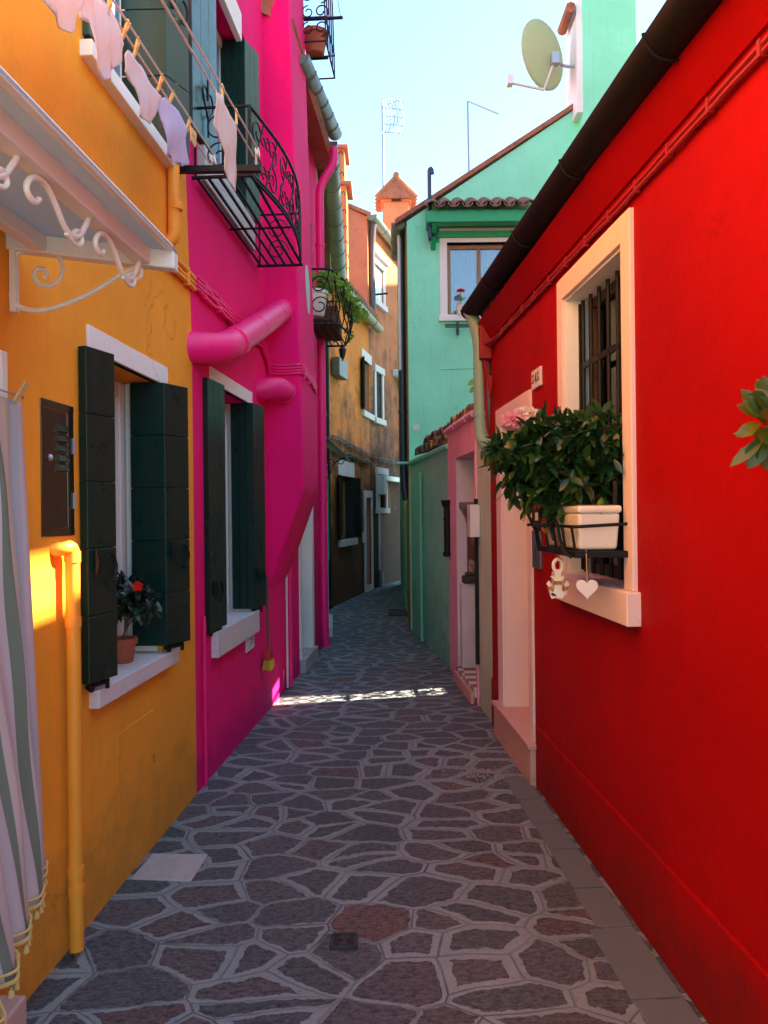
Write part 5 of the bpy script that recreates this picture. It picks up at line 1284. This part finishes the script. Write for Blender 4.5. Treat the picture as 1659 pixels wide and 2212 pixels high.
chw = thing('far_sun_blocker', 'tall unseen pale block added behind the mint house to shade the far lane', 'sun blocker', (9.5, 18, 0))  # block added out of view to keep sun off the far lane
MB().box(9.0, 12, 12.4, 23, 0, 15.6).build('wall', mt['pale'], chw)
vn = thing('dapple_vine', 'loose yellow green vine added behind the gateway to dapple the sunlight', 'vine', (1.75, 7.3, 0))  # added to break up the sun patch; only a few leaf tips show
random.seed(44); m = MB()
bush(m, [((1.55, 7.25, 1.25), (.22,.55,.75)), ((1.8, 7.5, 2.1), (.25,.45,.5)), ((1.55, 7.0, .7), (.2,.4,.5))], 120, .075, .055, .2, .5)
for (u, v) in ((1027, 820), (1032, 640), (1030, 835)): leaf_shape(m, at(u, v, 7.4), V((-.7,-.2,-.5)), V((0,-1,.4)), .09, .06)
m.build('foliage', mt['leaf2'], vn)
m = MB()
for k in range(4): m.tube(smooth_path([V((1.75, 7.2+.12*k, 0)), V((1.7, 7.1+.15*k, .9)), V((1.6, 7.0+.2*k, 1.6)), V((1.75, 7.1+.2*k, 2.3))], 1), .012, 6)
m.build('stems', mt['stem'], vn)
# ------------------------------------------------------------------ planter, shrub and hanging ornaments on the red window
pY0, pY1 = 3.0, 3.50
zb_p, zt_p = at(1295, 1188, pY0).z, at(1295, 1092, pY0).z
PX0, PX1 = at(1250, 1140, pY0).x, at(1341, 1140, pY0).x
dxp = WR.u.x
def pb(x, y, z): return V((x+dxp*(y-pY0), y, z))
hd = thing('planter_holder', 'black iron window basket carrying the ivory planter on the red house', 'planter holder', pb((PX0+PX1)/2, 3.25, zb_p-.02))
m = MB()
m.hexa([pb(x, y, z) for z in (zb_p-.03, zb_p-.004) for (x, y) in ((PX0-.02, pY0-.02), (PX1+.05, pY0-.02), (PX1+.05, pY1+.05), (PX0-.02, pY1+.05))]); m.build('tray', mt['black'], hd, bevel=.004)
m = MB(); zr = at(1250, 1138, pY0).z
m.tube([pb(PX1+.06, pY0-.012, zr+.012), pb(PX0-.015, pY0-.012, zr), pb(PX0-.06, pY1+.06, zr), pb(PX1+.05, pY1+.06, zr)], .0065, 6)
for y in (pY0-.008, pY0+.12, pY0+.25, pY0+.38, pY1+.05): m.tube([pb(PX0-.015, y, zb_p-.02), pb(PX0-.03, y, zr)], .006, 6)
m.tube(smooth_path([pb(PX0-.02, pY0+.03, zb_p-.03), pb(PX0-.05, pY0+.05, zb_p), pb(PX0-.05, pY0+.12, zr+.01), pb(PX0-.04, pY0+.18, zr+.03), pb(PX0-.04, pY0+.25, zr-.01), pb(PX0-.03, pY0+.24, zb_p+.03)], 2), .0075, 6)
m.tube([pb(PX0-.03, pY1+.05, zr), pb(PX0-.01, pY1+.03, zb_p-.02)], .007, 6)
m.tube([pb(PX1+.04, pY1, zr), WR.pt(pY1, zr, go_)], .008, 6); m.tube([pb(PX1+.04, pY0+.06, zr), WR.pt(pY0+.06, zr, go_)], .008, 6)
m.build('rail', mt['black'], hd, smooth=True)
pln = thing('planter', 'ivory plastic trough planter in the black window basket', 'planter', pb((PX0+PX1)/2, 3.25, zb_p))
def trough(m, sc0, sc1, z0, z1, inner=0):
    cx, cyy = (PX0+PX1)/2, (pY0+pY1)/2
    for s_, z in ((sc0, z0), (sc1, z1)):
        hx, hy = (PX1-PX0)/2*s_-inner, (pY1-pY0)/2*s_-inner
        yield [pb(cx+hx*a, cyy+hy*b, z) for a, b in ((-1,-1),(1,-1),(1,1),(-1,1))]
m = MB(); a, b = trough(m, .92, 1.0, zb_p, zt_p-.03); m.hexa(a+b)
a, b = trough(m, 1.04, 1.05, zt_p-.03, zt_p); m.hexa(a+b)
m.build('trough', mt['ivory'], pln, bevel=.012, seg=3)
a, b = trough(MB(), .90, .90, zt_p-.005, zt_p+.004); MB().hexa(a+b).build('soil', mt['stem'], pln)
sh = thing('gardenia_shrub', 'dense dark green glossy shrub overflowing the ivory window planter', 'shrub', pb((PX0+PX1)/2, 3.25, zt_p))
random.seed(21); fm = MB()
def lobe(u, v, Y, ru, rv, ry): p = at(u, v, Y); k = Y/1659; return ((p.x, p.y, p.z), (ru*k, ry, rv*k))
lobes = [lobe(1290, 960, 3.15, 60, 62, .13), lobe(1215, 985, 3.25, 80, 75, .2), lobe(1150, 985, 3.35, 75, 62, .2), lobe(1105, 985, 3.4, 50, 45, .15), lobe(1170, 1060, 3.3, 50, 42, .15),
         lobe(1255, 1030, 3.15, 70, 55, .14), lobe(1310, 1010, 3.1, 35, 60, .10), lobe(1120, 1045, 3.4, 38, 34, .10), lobe(1200, 925, 3.3, 60, 30, .12), lobe(1085, 965, 3.45, 30, 22, .08), lobe(1330, 930, 3.05, 22, 40, .06), lobe(1160, 1080, 3.35, 45, 28, .10), lobe(1215, 1075, 3.25, 45, 35, .10)]
bush(fm, lobes, 520, .078, .029, .3, .75)
for (u, v, Y) in ((1185, 1115, 3.3), (1195, 1090, 3.3), (1110, 1085, 3.4), (1100, 1060, 3.4), (1250, 1105, 3.05), (1210, 1110, 3.2), (1145, 1095, 3.35), (1052, 975, 3.5), (1060, 990, 3.5), (1300, 1090, 3.03)):
    for k in range(3): leaf_shape(fm, at(u, v, Y)+V((0,0,.03)), V((random.uniform(-.5,.5), random.uniform(-.6,.2), -1)), V((-.6, -.7, .3)), .075, .034, .1)
for (u, v, Y) in ((1180, 905, 3.3), (1300, 885, 3.1), (1265, 905, 3.15), (1340, 905, 3.05), (1240, 910, 3.2)):
    for k in range(4): leaf_shape(fm, at(u, v+10, Y), V((random.uniform(-.8,.8), random.uniform(-.5,.3), random.uniform(.3, 1))), V((0, -.8, .6)), .075, .028, .2)
fm.build('foliage', mt['leaf'], sh, smooth=True)
m = MB(); random.seed(9)
for k in range(14):
    e = random.choice(lobes)[0]; st = pb((PX0+PX1)/2+random.uniform(-.04,.04), random.uniform(3.08, 3.42), zt_p-.02)
    m.tube(smooth_path([st, st+V((random.uniform(-.08,.05), random.uniform(-.05,.05), .12)), V(e)], 2), [.007]*2+[.005]*20 if False else .005, 5)
m.build('stems', mt['stem'], sh)
rs = thing('rose_spray', 'spray of pink and blush roses rising behind the dark shrub', 'flowers', at(1115, 930, 3.75))
def rose(m, c, r, seed):
    random.seed(seed)
    for ring, (n, tilt, rr) in enumerate(((5, 1.25, .35), (7, .9, .55), (9, .5, .8), (11, .1, 1.0))):
        for k in range(n):
            a = 2*PI*k/n+ring*.4+random.uniform(-.15,.15); d = V((math.cos(a)*math.cos(tilt), math.sin(a)*math.cos(tilt)*.6-.5*math.sin(tilt), .55*math.sin(tilt)+math.sin(a)*.45*math.cos(tilt)))
            leaf_shape(m, V(c)-d*r*.1, d, V((0,-1,.4)), r*rr*1.15, r*.55, random.uniform(-.3, .2), .5)
m = MB(); rose(m, at(1108, 908, 3.75), .062, 1); rose(m, at(1127, 922, 3.72), .05, 5); m.build('pink_bloom', mt['petal'], rs, smooth=True)
m = MB(); rose(m, at(1148, 896, 3.78), .058, 2); rose(m, at(1128, 893, 3.79), .045, 6); rose(m, at(1140, 918, 3.74), .040, 3); rose(m, at(1165, 905, 3.75), .040, 4); m.build('blush_bloom', mt['petal2'], rs, smooth=True)
m = MB()
for u in (1112, 1150): m.tube([at(u, 905, 3.77), at(u+8, 1010, 3.55)], .004, 5)
m.build('stem', mt['stem'], rs)
# anchor
YA = 3.28
anc = thing('anchor_ornament', 'white wooden anchor with ochre bands hanging from the window basket', 'ornament', at(1205, 1295, YA))
T = .016
def px_prism(m, pts, Y, th): m.prism([at(u, v, Y) for u, v in pts], (0, th, 0))
m = MB()
ring = [at(1205.5+10*math.sin(a)*1.0, 1222+14*math.cos(a), YA+T/2) for a in [k*2*PI/20 for k in range(20)]]
m.tube(ring, .0085, 8, closed=True)
px_prism(m, [(1199,1230),(1212,1230),(1213,1244),(1214,1275),(1222,1284),(1215,1294),(1208,1291),(1206,1294),(1203,1291),(1192,1294),(1188,1284),(1198,1275),(1199,1244)], YA, T)
px_prism(m, [(1190,1246),(1196,1245),(1206,1254),(1216,1244),(1220,1246),(1216,1255),(1206,1259),(1198,1255)], YA-.003, T+.006)
for sg in (-1, 1):
    c = 1206
    px_prism(m, [(c+sg*p[0], p[1]) for p in ((4,1290),(14,1288),(19,1280),(20,1268),(25,1262),(19,1254),(14,1262),(15,1270),(12,1280),(4,1284))], YA+.0015*(1+sg), T-.002)
m.build('anchor_body', mt['whitepaint'], anc, bevel=.002)
m = MB(); px_prism(m, [(1198,1255),(1214,1255),(1214,1263),(1198,1263)], YA-.005, T+.010)
for sg in (-1, 1): px_prism(m, [(1206+sg*p[0], p[1]) for p in ((12.5,1268),(21.5,1267),(21,1275),(12,1276))], YA-.004, T+.008)
m.build('band', mt['gold'], anc)
m = MB(); rp = pb(PX0-.03, pY1-.12, zr)
m.tube([at(1206, 1210, YA+T/2), at(1203, 1160, YA+.01), rp], .0055, 6)
for k in range(3): m.tube([rp+V((.016*math.cos(a+k), -.006, .016*math.sin(a)-.012*k)) for a in [j*PI/5 for j in range(11)]], .003, 5)
m.build('cord', mt['gold'], anc)
YH = 2.96
ht = thing('heart_ornament', 'flat white wooden heart hanging on twine from the window basket', 'ornament', at(1268, 1298, YH))
m = MB(); m.prism([at(1268.5+x*1.45, 1270.5-z*1.5, YH) for x, z in heart(1.0)[:-1]], (0, .014, 0)); m.build('heart_body', mt['whitepaint'], ht, bevel=.0025)
MB().tube([at(1268, 1258, YH+.007), at(1267, 1205, YH+.01), at(1266, 1188, YH+.03)], .0022, 5).build('cord', mt['twine'], ht)
# plant at the right edge
rp_ = thing('wall_plant', 'broad leaved plant with yellowing tips on the red wall at the right edge', 'plant', WR.pt(1.80, 1.75, .12))
random.seed(31); m = MB(); YR = 1.93
LF = [((1650,900),(-.9,0,.5),.07,.036), ((1652,905),(-.7,-.2,1),.07,.04), ((1645,895),(-.6,0,.9),.08,.042), ((1640,915),(-1,0,-.5),.062,.036), ((1650,935),(-1,0,.05),.072,.022), ((1648,950),(-1,0,-.75),.10,.032), ((1650,945),(-.55,-.1,-1),.085,.055),
      ((1655,950),(-.1,-.2,-1),.075,.05), ((1660,880),(-.2,-.2,1),.08,.05), ((1662,900),(.6,-.2,.8),.08,.05), ((1664,940),(.5,-.4,-.8),.08,.05), ((1658,865),(-.4,0,1),.06,.04), ((1656,910),(-.5,-.5,.2),.06,.045), ((1656,930),(-.4,-.6,-.3),.06,.045)]
for (u, v), d, L, w in LF: leaf_shape(m, at(u, v, YR), V(d), V((-.2,-1,.35)), L, w, .18, .2)
for k in range(26):
    d = rnd_dir(); leaf_shape(m, at(1690, 915, YR-.05)+d*.03, d, V((-.2,-1,.3))+rnd_dir()*.4, .08, .045, .2)
m.build('foliage', mt['leaf3'], rp_, smooth=True)
MB().tube(smooth_path([WR.pt(1.62, 1.60, .10), at(1700, 965, YR-.08), at(1655, 925, YR)], 1), .005, 6).build('stem', mt['stem'], rp_)
m = MB(); m.lathe(WR.pt(1.60, 1.42, .11), [(.05,0),(.06,.01),(.075,.16),(.085,.165),(.085,.19),(.07,.19),(.065,.16)], 16)
wp = m.build('flower_pot', mt['terracotta'], None, smooth=True, loc=WR.pt(1.60, 1.42, .11)); tag(wp, 'terracotta pot hooked on the red wall under the broad leaved plant', 'pot')

# ------------------------------------------------------------------ pot plant on the orange sill
zs_ = zs1
pxp = at(262, 1390, 3.42)
pot_c = W1.pt(3.58, zs_, -.095)
p_ = MB().lathe(pot_c, [(.045,0),(.05,.005),(.062,.085),(.072,.087),(.072,.115),(.060,.115),(.055,.09)], 18).build('sill_pot', mt['terracotta'], None, smooth=True, loc=pot_c)
tag(p_, 'small terracotta flower pot on the marble sill of the orange house', 'pot')
ip = thing('impatiens_plant', 'dark leaved plant with one red bloom in the terracotta sill pot', 'plant', pot_c+V((0,0,.1)))
random.seed(17); m = MB()
bush(m, [lobe(275, 1285, 3.58, 42, 34, .07), lobe(303, 1300, 3.5, 34, 32, .07), lobe(262, 1320, 3.58, 30, 22, .06)], 90, .062, .028, .3, .8)
m.build('foliage', mt['leafdark'], ip, smooth=True)
m = MB()
for (u, v) in ((265,1300),(290,1300),(280,1290),(300,1320)): m.tube(smooth_path([pot_c+V((0,0,.1)), pot_c+V((.02,0,.16)), at(u, v, 3.56)], 1), .004, 5)
m.build('stem', mt['stem'], ip)
m = MB(); c = at(299, 1266, 3.40)
for k in range(5): a = 2*PI*k/5+.3; leaf_shape(m, c, V((math.cos(a), -.25, math.sin(a))), V((0,-1,.2)), .026, .024, -.1)
m.build('bloom', mt['redpetal'], ip)
# red rose on the mint window sill
fp = at(995, 672, 10.36)
pq = MB().lathe((fp.x, 10.38, z0 if False else gw[2]+.0), [(.05,0),(.06,.12),(.065,.13),(.055,.13)], 12).build('sill_pot', mt['ivory'], None, smooth=True, loc=(fp.x, 10.38, gw[2]))
tag(pq, 'tiny cream pot on the white sill of the mint house', 'pot')
rr = thing('red_rose', 'single red rose on a thin stem in front of the mint house window', 'flower', (fp.x, 10.38, gw[2]+.12))
rc = at(995, 629, 10.36); m = MB(); rose(m, rc, .06, 8); m.build('bloom', mt['redpetal'], rr, smooth=True)
m = MB(); m.tube([V((fp.x, 10.38, gw[2]+.1)), V((fp.x, 10.37, gw[2]+.22)), rc], .006, 5); leaf_shape(m, V((fp.x, 10.37, gw[2]+.18)), V((.6,-.3,.5)), V((0,-1,0)), .09, .03); m.build('stem', mt['leaf2'], rr)

# ------------------------------------------------------------------ laundry lines, cloths and pegs
Y0 = arm_y
PA, PB = at(458, 345, Y0), at(553, 330, Y0)
EA, EB = at(233, 0, 2.68), at(360, 0, 2.60)
lines = {}
def line_ext(A, B, k): return A+(B-A)*k
for nm, A, B, lab in (('inner', PA, EA, 'inner'), ('outer', PB, EB, 'outer')):
    o = thing('clothes_line', {'inner': 'doubled white clothes line nearer the orange wall, hung with four small garments', 'outer': 'doubled white clothes line farther from the wall, hung with one cream cloth'}[nm], 'clothes line', A, 'clothes lines strung from the iron arm')
    F = line_ext(A, B, 2.2)
    m = MB(); sep = V((.012, 0, .02))
    m.tube([A-sep, F-sep*.4], .0042, 6); m.tube([A+sep, F+sep*.4], .0042, 6); m.build('cord', mt['rope'], o)
    m = MB(); m.lathe(A+V((.008,.0,0)), [(.026,-.010),(.026,-.006),(.018,0),(.026,.006),(.026,.010)], 14, V((1,0,.1))); m.build('pulley', mt['whitepipe'], o, smooth=True)
    m = MB(); m.tube([A, V((A.x, Y0, az+.02))], .006, 6); m.build('hook', mt['galv'], o)
    lines[nm] = (A, F)
def on_line(nm, u):
    A, F = lines[nm]; lo, hi = 0.0, 1.0
    f = lambda k: (lambda p: 829.5+1659*((p.x*cr-(p.z-CAM_H)*sr)/p.y))(A+(F-A)*k)
    for _ in range(40):
        mid = (lo+hi)/2
        if f(mid) > u: lo = mid
        else: hi = mid
    return A+(F-A)*lo
def on_plane(nm, u, v):
    """the vertical plane that hangs from the line"""
    A, F = lines[nm]; W = Wall((A.x, A.y), (F.x, F.y)); t, z = W.q(u, v); return W.pt(t, z)
def cloth(name, nm, pts, mat, label, cat, group=None, amp=.006, seed=0):
    P = [on_plane(nm, *p) for p in pts]
    A, F = lines[nm]; u = (F-A); u.z = 0; u.normalize(); nn = V((u.y, -u.x, 0)); nn = nn if nn.x > 0 else -nn
    base = V((sum(p.x for p in P)/len(P), sum(p.y for p in P)/len(P), min(p.z for p in P)))
    zt = max(p.z for p in P)
    bm = bmesh.new(); f = bm.faces.new([bm.verts.new(p) for p in P]); bmesh.ops.triangulate(bm, faces=[f])
    for _ in range(3):
        bmesh.ops.subdivide_edges(bm, edges=[e for e in bm.edges if e.calc_length() > .02], cuts=1, use_grid_fill=True)
        bmesh.ops.triangulate(bm, faces=bm.faces)
    for v in bm.verts:
        s = v.co.dot(u); h = (zt-v.co.z); k = min(1, h/.06)
        v.co += nn*(k*(amp*math.sin(s*46+h*11+seed)+amp*.7*math.sin(s*21-h*26+seed*2)+amp*1.6*noise.noise(V((s*7, h*9, seed*3.1)))))
        v.co -= base
    me = bpy.data.meshes.new(name); bm.to_mesh(me); bm.free(); me.materials.append(mat)
    for p in me.polygons: p.use_smooth = True
    o = bpy.data.objects.new(name, me); COL.objects.link(o); o.location = base
    md = o.modifiers.new('solid', 'SOLIDIFY'); md.thickness = .004; md.offset = 0
    return tag(o, label, cat, group)
GR = 'white garments pegged on the inner clothes line'
cloth('garment', 'inner', [(90,-40),(178,-12),(180,-5),(172,28),(165,60),(150,72),(132,60),(116,22),(100,12),(88,-5)], mt['linen'], 'white garment at the top left edge, nearest and partly out of the picture', 'laundry', GR, seed=1)
cloth('garment', 'inner', [(190,-30),(240,20),(270,95),(268,128),(258,140),(247,150),(240,172),(226,172),(212,148),(198,95),(192,50),(178,40),(176,0)], mt['linen'], 'pinkish white garment hanging across the left end of the upper orange sill', 'laundry', GR, seed=2)
cloth('garment', 'inner', [(278,108),(305,142),(330,190),(348,208),(345,228),(338,240),(330,268),(318,262),(302,248),(300,225),(290,190),(278,165),(266,155),(268,130)], mt['linen'], 'pinkish white garment hanging across the middle of the upper orange sill', 'laundry', GR, seed=3)
cloth('garment', 'inner', [(356,210),(385,240),(405,282),(404,330),(402,355),(392,360),(378,350),(364,338),(362,300),(354,262),(342,240),(342,222)], mt['lilac'], 'lilac white garment hanging lowest, just over the end of the iron arm', 'laundry', GR, seed=4)
cloth('cloth', 'outer', [(463,193),(475,205),(495,245),(511,272),(511,330),(510,400),(508,414),(502,412),(486,370),(483,330),(476,300),(465,285),(462,268),(464,230)], mt['linen2'], 'long cream cloth folded to a point on the outer clothes line', 'laundry', amp=.005, seed=5)
def peg_mesh(parent_loc, up, side):
    m = MB(); up = V(up).normalized(); side = V(side); side = (side-up*side.dot(up)).normalized(); fw = up.cross(side)
    c = V(parent_loc)
    for sg in (-1, 1):
        def q_(h, s, f): return c+up*h+side*(s*sg)+fw*f
        m.hexa([q_(h, s, f) for f in (-.0045, .0045) for (h, s) in ((-.036, .0015), (-.036, .007), (.036, .014), (.036, .007))])
    m.tube([c+fw*.006+side*.008, c+fw*.006-side*.008], .0025, 6)
    return m
def peg(loc, up, side, label):
    o = peg_mesh(loc, up, side).build('clothes_peg', mt['pegwood'], None, loc=V(loc), bevel=.001, seg=1); tag(o, label, 'clothes peg', 'wooden clothes pegs'); return o
ls = (lines['inner'][1]-lines['inner'][0]).normalized(); lo = (lines['outer'][1]-lines['outer'][0]).normalized()
for u, lab, up in ((236, 'wooden peg on the near corner of the garment by the left end of the sill', (.2,0,1)), (271, 'wooden peg on the far corner of the garment by the left end of the sill', (.45,0,1)), (295, 'wooden peg on the near corner of the garment crossing the middle of the sill', (.3,0,1)),
                   (346, 'wooden peg on the far corner of the garment crossing the middle of the sill', (.35,0,1)), (369, 'wooden peg on the upper corner of the lilac garment', (.4,0,1)), (406, 'wooden peg on the lower corner of the lilac garment', (.4,0,1))):
    peg(on_line('inner', u)-V((0,0,.012)), up, ls, lab)
for i, u in enumerate((413, 417, 421)):
    peg(on_line('inner', u)-V((0,0,.03)), (.05*(i-1),0,1), ls, ('nearest', 'middle', 'farthest')[i]+' of three empty pegs bunched on the inner line by the pulley')
peg(on_line('outer', 481)+V((0,0,.012)), (0,0,1), lo, 'wooden peg on the upper corner of the long cream cloth'); peg(on_line('outer', 511)+V((0,0,.012)), (0,0,1), lo, 'wooden peg on the lower corner of the long cream cloth')

# ------------------------------------------------------------------ striped door curtain
def curtain():
    tE = 2.46; zT = at(35, 868, tE).z; zB = at(105, 1872, tE+.02).z
    NX, NZ = 150, 46; m = MB(); uvs = []
    def S(i, j):
        a, h = i/NX, j/NZ                          # a: 0 at the far edge, to 1 near ; h: 0 top
        t = tE-a*1.12-.0*h; z = zT-(zT-zB)*h-(.03*a*h)+.05*(1-h)*0
        sp = .045+.06*h+.37*a*h**1.15
        fold = (.010+.018*h)*math.sin(a*40+1.5*math.sin(h*2.6)+.8)+.008*math.sin(a*83+h*4)+.004*math.sin(a*29-h*17)
        return W1.pt(t, z, sp+fold*(min(1, a*14)))
    for j in range(NZ+1):
        for i in range(NX+1): m.v.append(S(i, j)); uvs.append((i/NX, 1-j/NZ))
    for j in range(NZ):
        for i in range(NX): m.f.append([j*(NX+1)+i, j*(NX+1)+i+1, (j+1)*(NX+1)+i+1, (j+1)*(NX+1)+i])
    th = thing('door_curtain', 'striped cotton door curtain with gold tasselled hem at the left edge', 'curtain', W1.pt(2.0, zB, .2))
    o = m.build('curtain_cloth', mt['stripes'], th, smooth=True, recalc=False, solid=.003)
    uvl = o.data.uv_layers.new(name='UVMap')
    for lp_ in o.data.loops: uvl.data[lp_.index].uv = uvs[lp_.vertex_index]
    f = MB(); hem = [S(i, NZ) for i in range(NX+1)]
    f.tube([p+V((.004,0,.006)) for p in hem], .006, 6); f.tube([p+V((.006,0,.030)) for p in hem], .004, 6)
    L = 0
    for a, b in zip(hem, hem[1:]):
        L += (b-a).length
        if L > .026:
            L = 0; f.lathe(b-V((0,0,.034)), [(.002,0),(.009,.004),(.007,.018),(.003,.022),(.005,.03)], 7)
    f.build('tassel_fringe', mt['fringe'], th, smooth=True)
    l2 = MB(); l2.tube([W1.pt(2.53, zT+.02, .01), W1.pt(2.46, zT+.015, .05), W1.pt(1.2, zT+.03, .06)], .003, 5); l2.build('curtain_wire', mt['galv'], th)
    peg(W1.pt(2.40, zT+.02, .075), (.55,.2,1), W1.u.to_3d(), 'wooden peg gripping the top corner of the striped door curtain')
curtain()

# ------------------------------------------------------------------ broom, ground covers
tb = W2.q(577, 1400, .04)[0]; zb0, zb1 = at(577, 1443, tb).z, at(577, 1310, tb).z
bo = W2.pt(tb, zb0, .05)
bmn = thing('broom', 'hand broom with red collar and yellow bristles hanging on the pink wall', 'broom', bo)
MB().tube([W2.pt(tb, zb0+.11, .05), W2.pt(tb-.01, zb1+.25, .045)], .011, 8).build('handle', plain('broom_stick', (.16,.08,.05), .7), bmn, smooth=True)
m = MB(); m.hexa([W2.pt(tb+dt, z, o) for (z, w, d) in ((zb0+.07, .062, .03), (zb0+.145, .045, .02)) for (dt, o) in ((-w, .05-d), (w, .05-d), (w, .05+d), (-w, .05+d))]); m.build('collar', mt['redplastic'], bmn, bevel=.006)
m = MB(); random.seed(8)
for k in range(160):
    a, b = random.uniform(-.055, .055), random.uniform(-.022, .022); m.tube([W2.pt(tb+a, zb0+.085, .05+b), W2.pt(tb+a*1.35, zb0+random.uniform(-.012, .012), .05+b*1.5)], .0028, 4)
m.build('bristles', mt['bristle'], bmn)
def gpt(u, v, z=0):
    r = ray(u, v); k = (z-CAM_H)/r.z; return V((r.x*k, k, z))
q4 = [gpt(282, 1900), gpt(412, 1905), gpt(449, 1847), gpt(330, 1846)]
sl = MB().prism([p+V((0,0,-.03)) for p in q4], (0,0,.036)).build('cover_slab', mt['slab'], None, bevel=.004, loc=(q4[0]+q4[2])/2)
tag(sl, 'pale square stone cover slab set in the paving against the orange wall', 'cover')
def grate(u0, v0, u1, v1, label, rings=True):
    a, b, c, d = gpt(u0, v1), gpt(u1, v1), gpt(u1+2, v0), gpt(u0+4, v0); ctr = (a+b+c+d)/4
    o = thing('drain_cover', label, 'drain cover', ctr)
    MB().prism([p+V((0,0,-.02)) for p in (a, b, c, d)], (0,0,.025)).build('plate', mt['ironcover'], o, bevel=.002)
    m = MB(); hw = (b-a).length/2*.9; hh = (c-b).length/2*.9
    for s in (-1, 1):
        m.box(ctr.x-hw, ctr.x+hw, ctr.y+s*hh-.006, ctr.y+s*hh+.006, .004, .012); m.box(ctr.x+s*hw-.006, ctr.x+s*hw+.006, ctr.y-hh+.006, ctr.y+hh-.006, .004, .011)
    if rings:
        for r in (.3, .55, .8): m.tube([V((ctr.x+hw*r*math.cos(k*PI/12), ctr.y+hh*r*math.sin(k*PI/12), .006)) for k in range(24)], .005, 5, closed=True)
        m.ball(V((ctr.x, ctr.y, .004)), .01, 6)
    m.build('rim', mt['ironcover'], o)
grate(712, 2021, 772, 2053, 'small square iron drain cover with rings in the near paving')
grate(837, 1317, 880, 1331, 'wide iron drain cover far down the alley near the bend', False)
gv = MB(); random.seed(14)
for k in range(170):
    p = gpt(random.gauss(1030, 45), random.gauss(1672, 9)); s = random.uniform(.003, .008); gv.ball(p+V((0,0,s*.3)), s, 5)
gvo = gv.build('gravel_scatter', plain('pale_grit', (.30,.26,.24), .9)); gvo['kind'] = 'stuff'; gvo['label'] = 'scatter of pale grit on worn paving near the red doorstep'

# ------------------------------------------------------------------ light
w = bpy.data.worlds.new('World'); scene.world = w; w.use_nodes = True
nt_ = w.node_tree; bg = nt_.nodes['Background']; sky = nt_.nodes.new('ShaderNodeTexSky'); sky.sky_type = 'NISHITA'; sky.sun_disc = False
elev = math.asin(SUN.z); sky.sun_elevation = elev; sky.sun_rotation = math.atan2(SUN.x, SUN.y)
sky.air_density = 1.0; sky.dust_density = .6; sky.ozone_density = 2.0
tn = nt_.nodes.new('ShaderNodeMix'); tn.data_type = 'RGBA'; tn.blend_type = 'MULTIPLY'; tn.inputs[0].default_value = 1; tn.inputs[7].default_value = (.86, 1.06, 1.02, 1)
nt_.links.new(sky.outputs[0], tn.inputs[6]); nt_.links.new(tn.outputs[2], bg.inputs[0]); bg.inputs[1].default_value = .07
sl_ = bpy.data.lights.new('sun', 'SUN'); sl_.energy = 4.6; sl_.angle = math.radians(.5); sl_.color = (1, .90, .70)
so = bpy.data.objects.new('sun', sl_); COL.objects.link(so); so.rotation_euler = SUN.to_track_quat('Z', 'Y').to_euler(); so.location = (6, 4, 14)
scene.view_settings.view_transform = 'Standard'; scene.view_settings.look = 'None'; scene.view_settings.gamma = 1; scene.view_settings.exposure = 3.15
scene.cycles.max_bounces = 8; scene.cycles.diffuse_bounces = 5
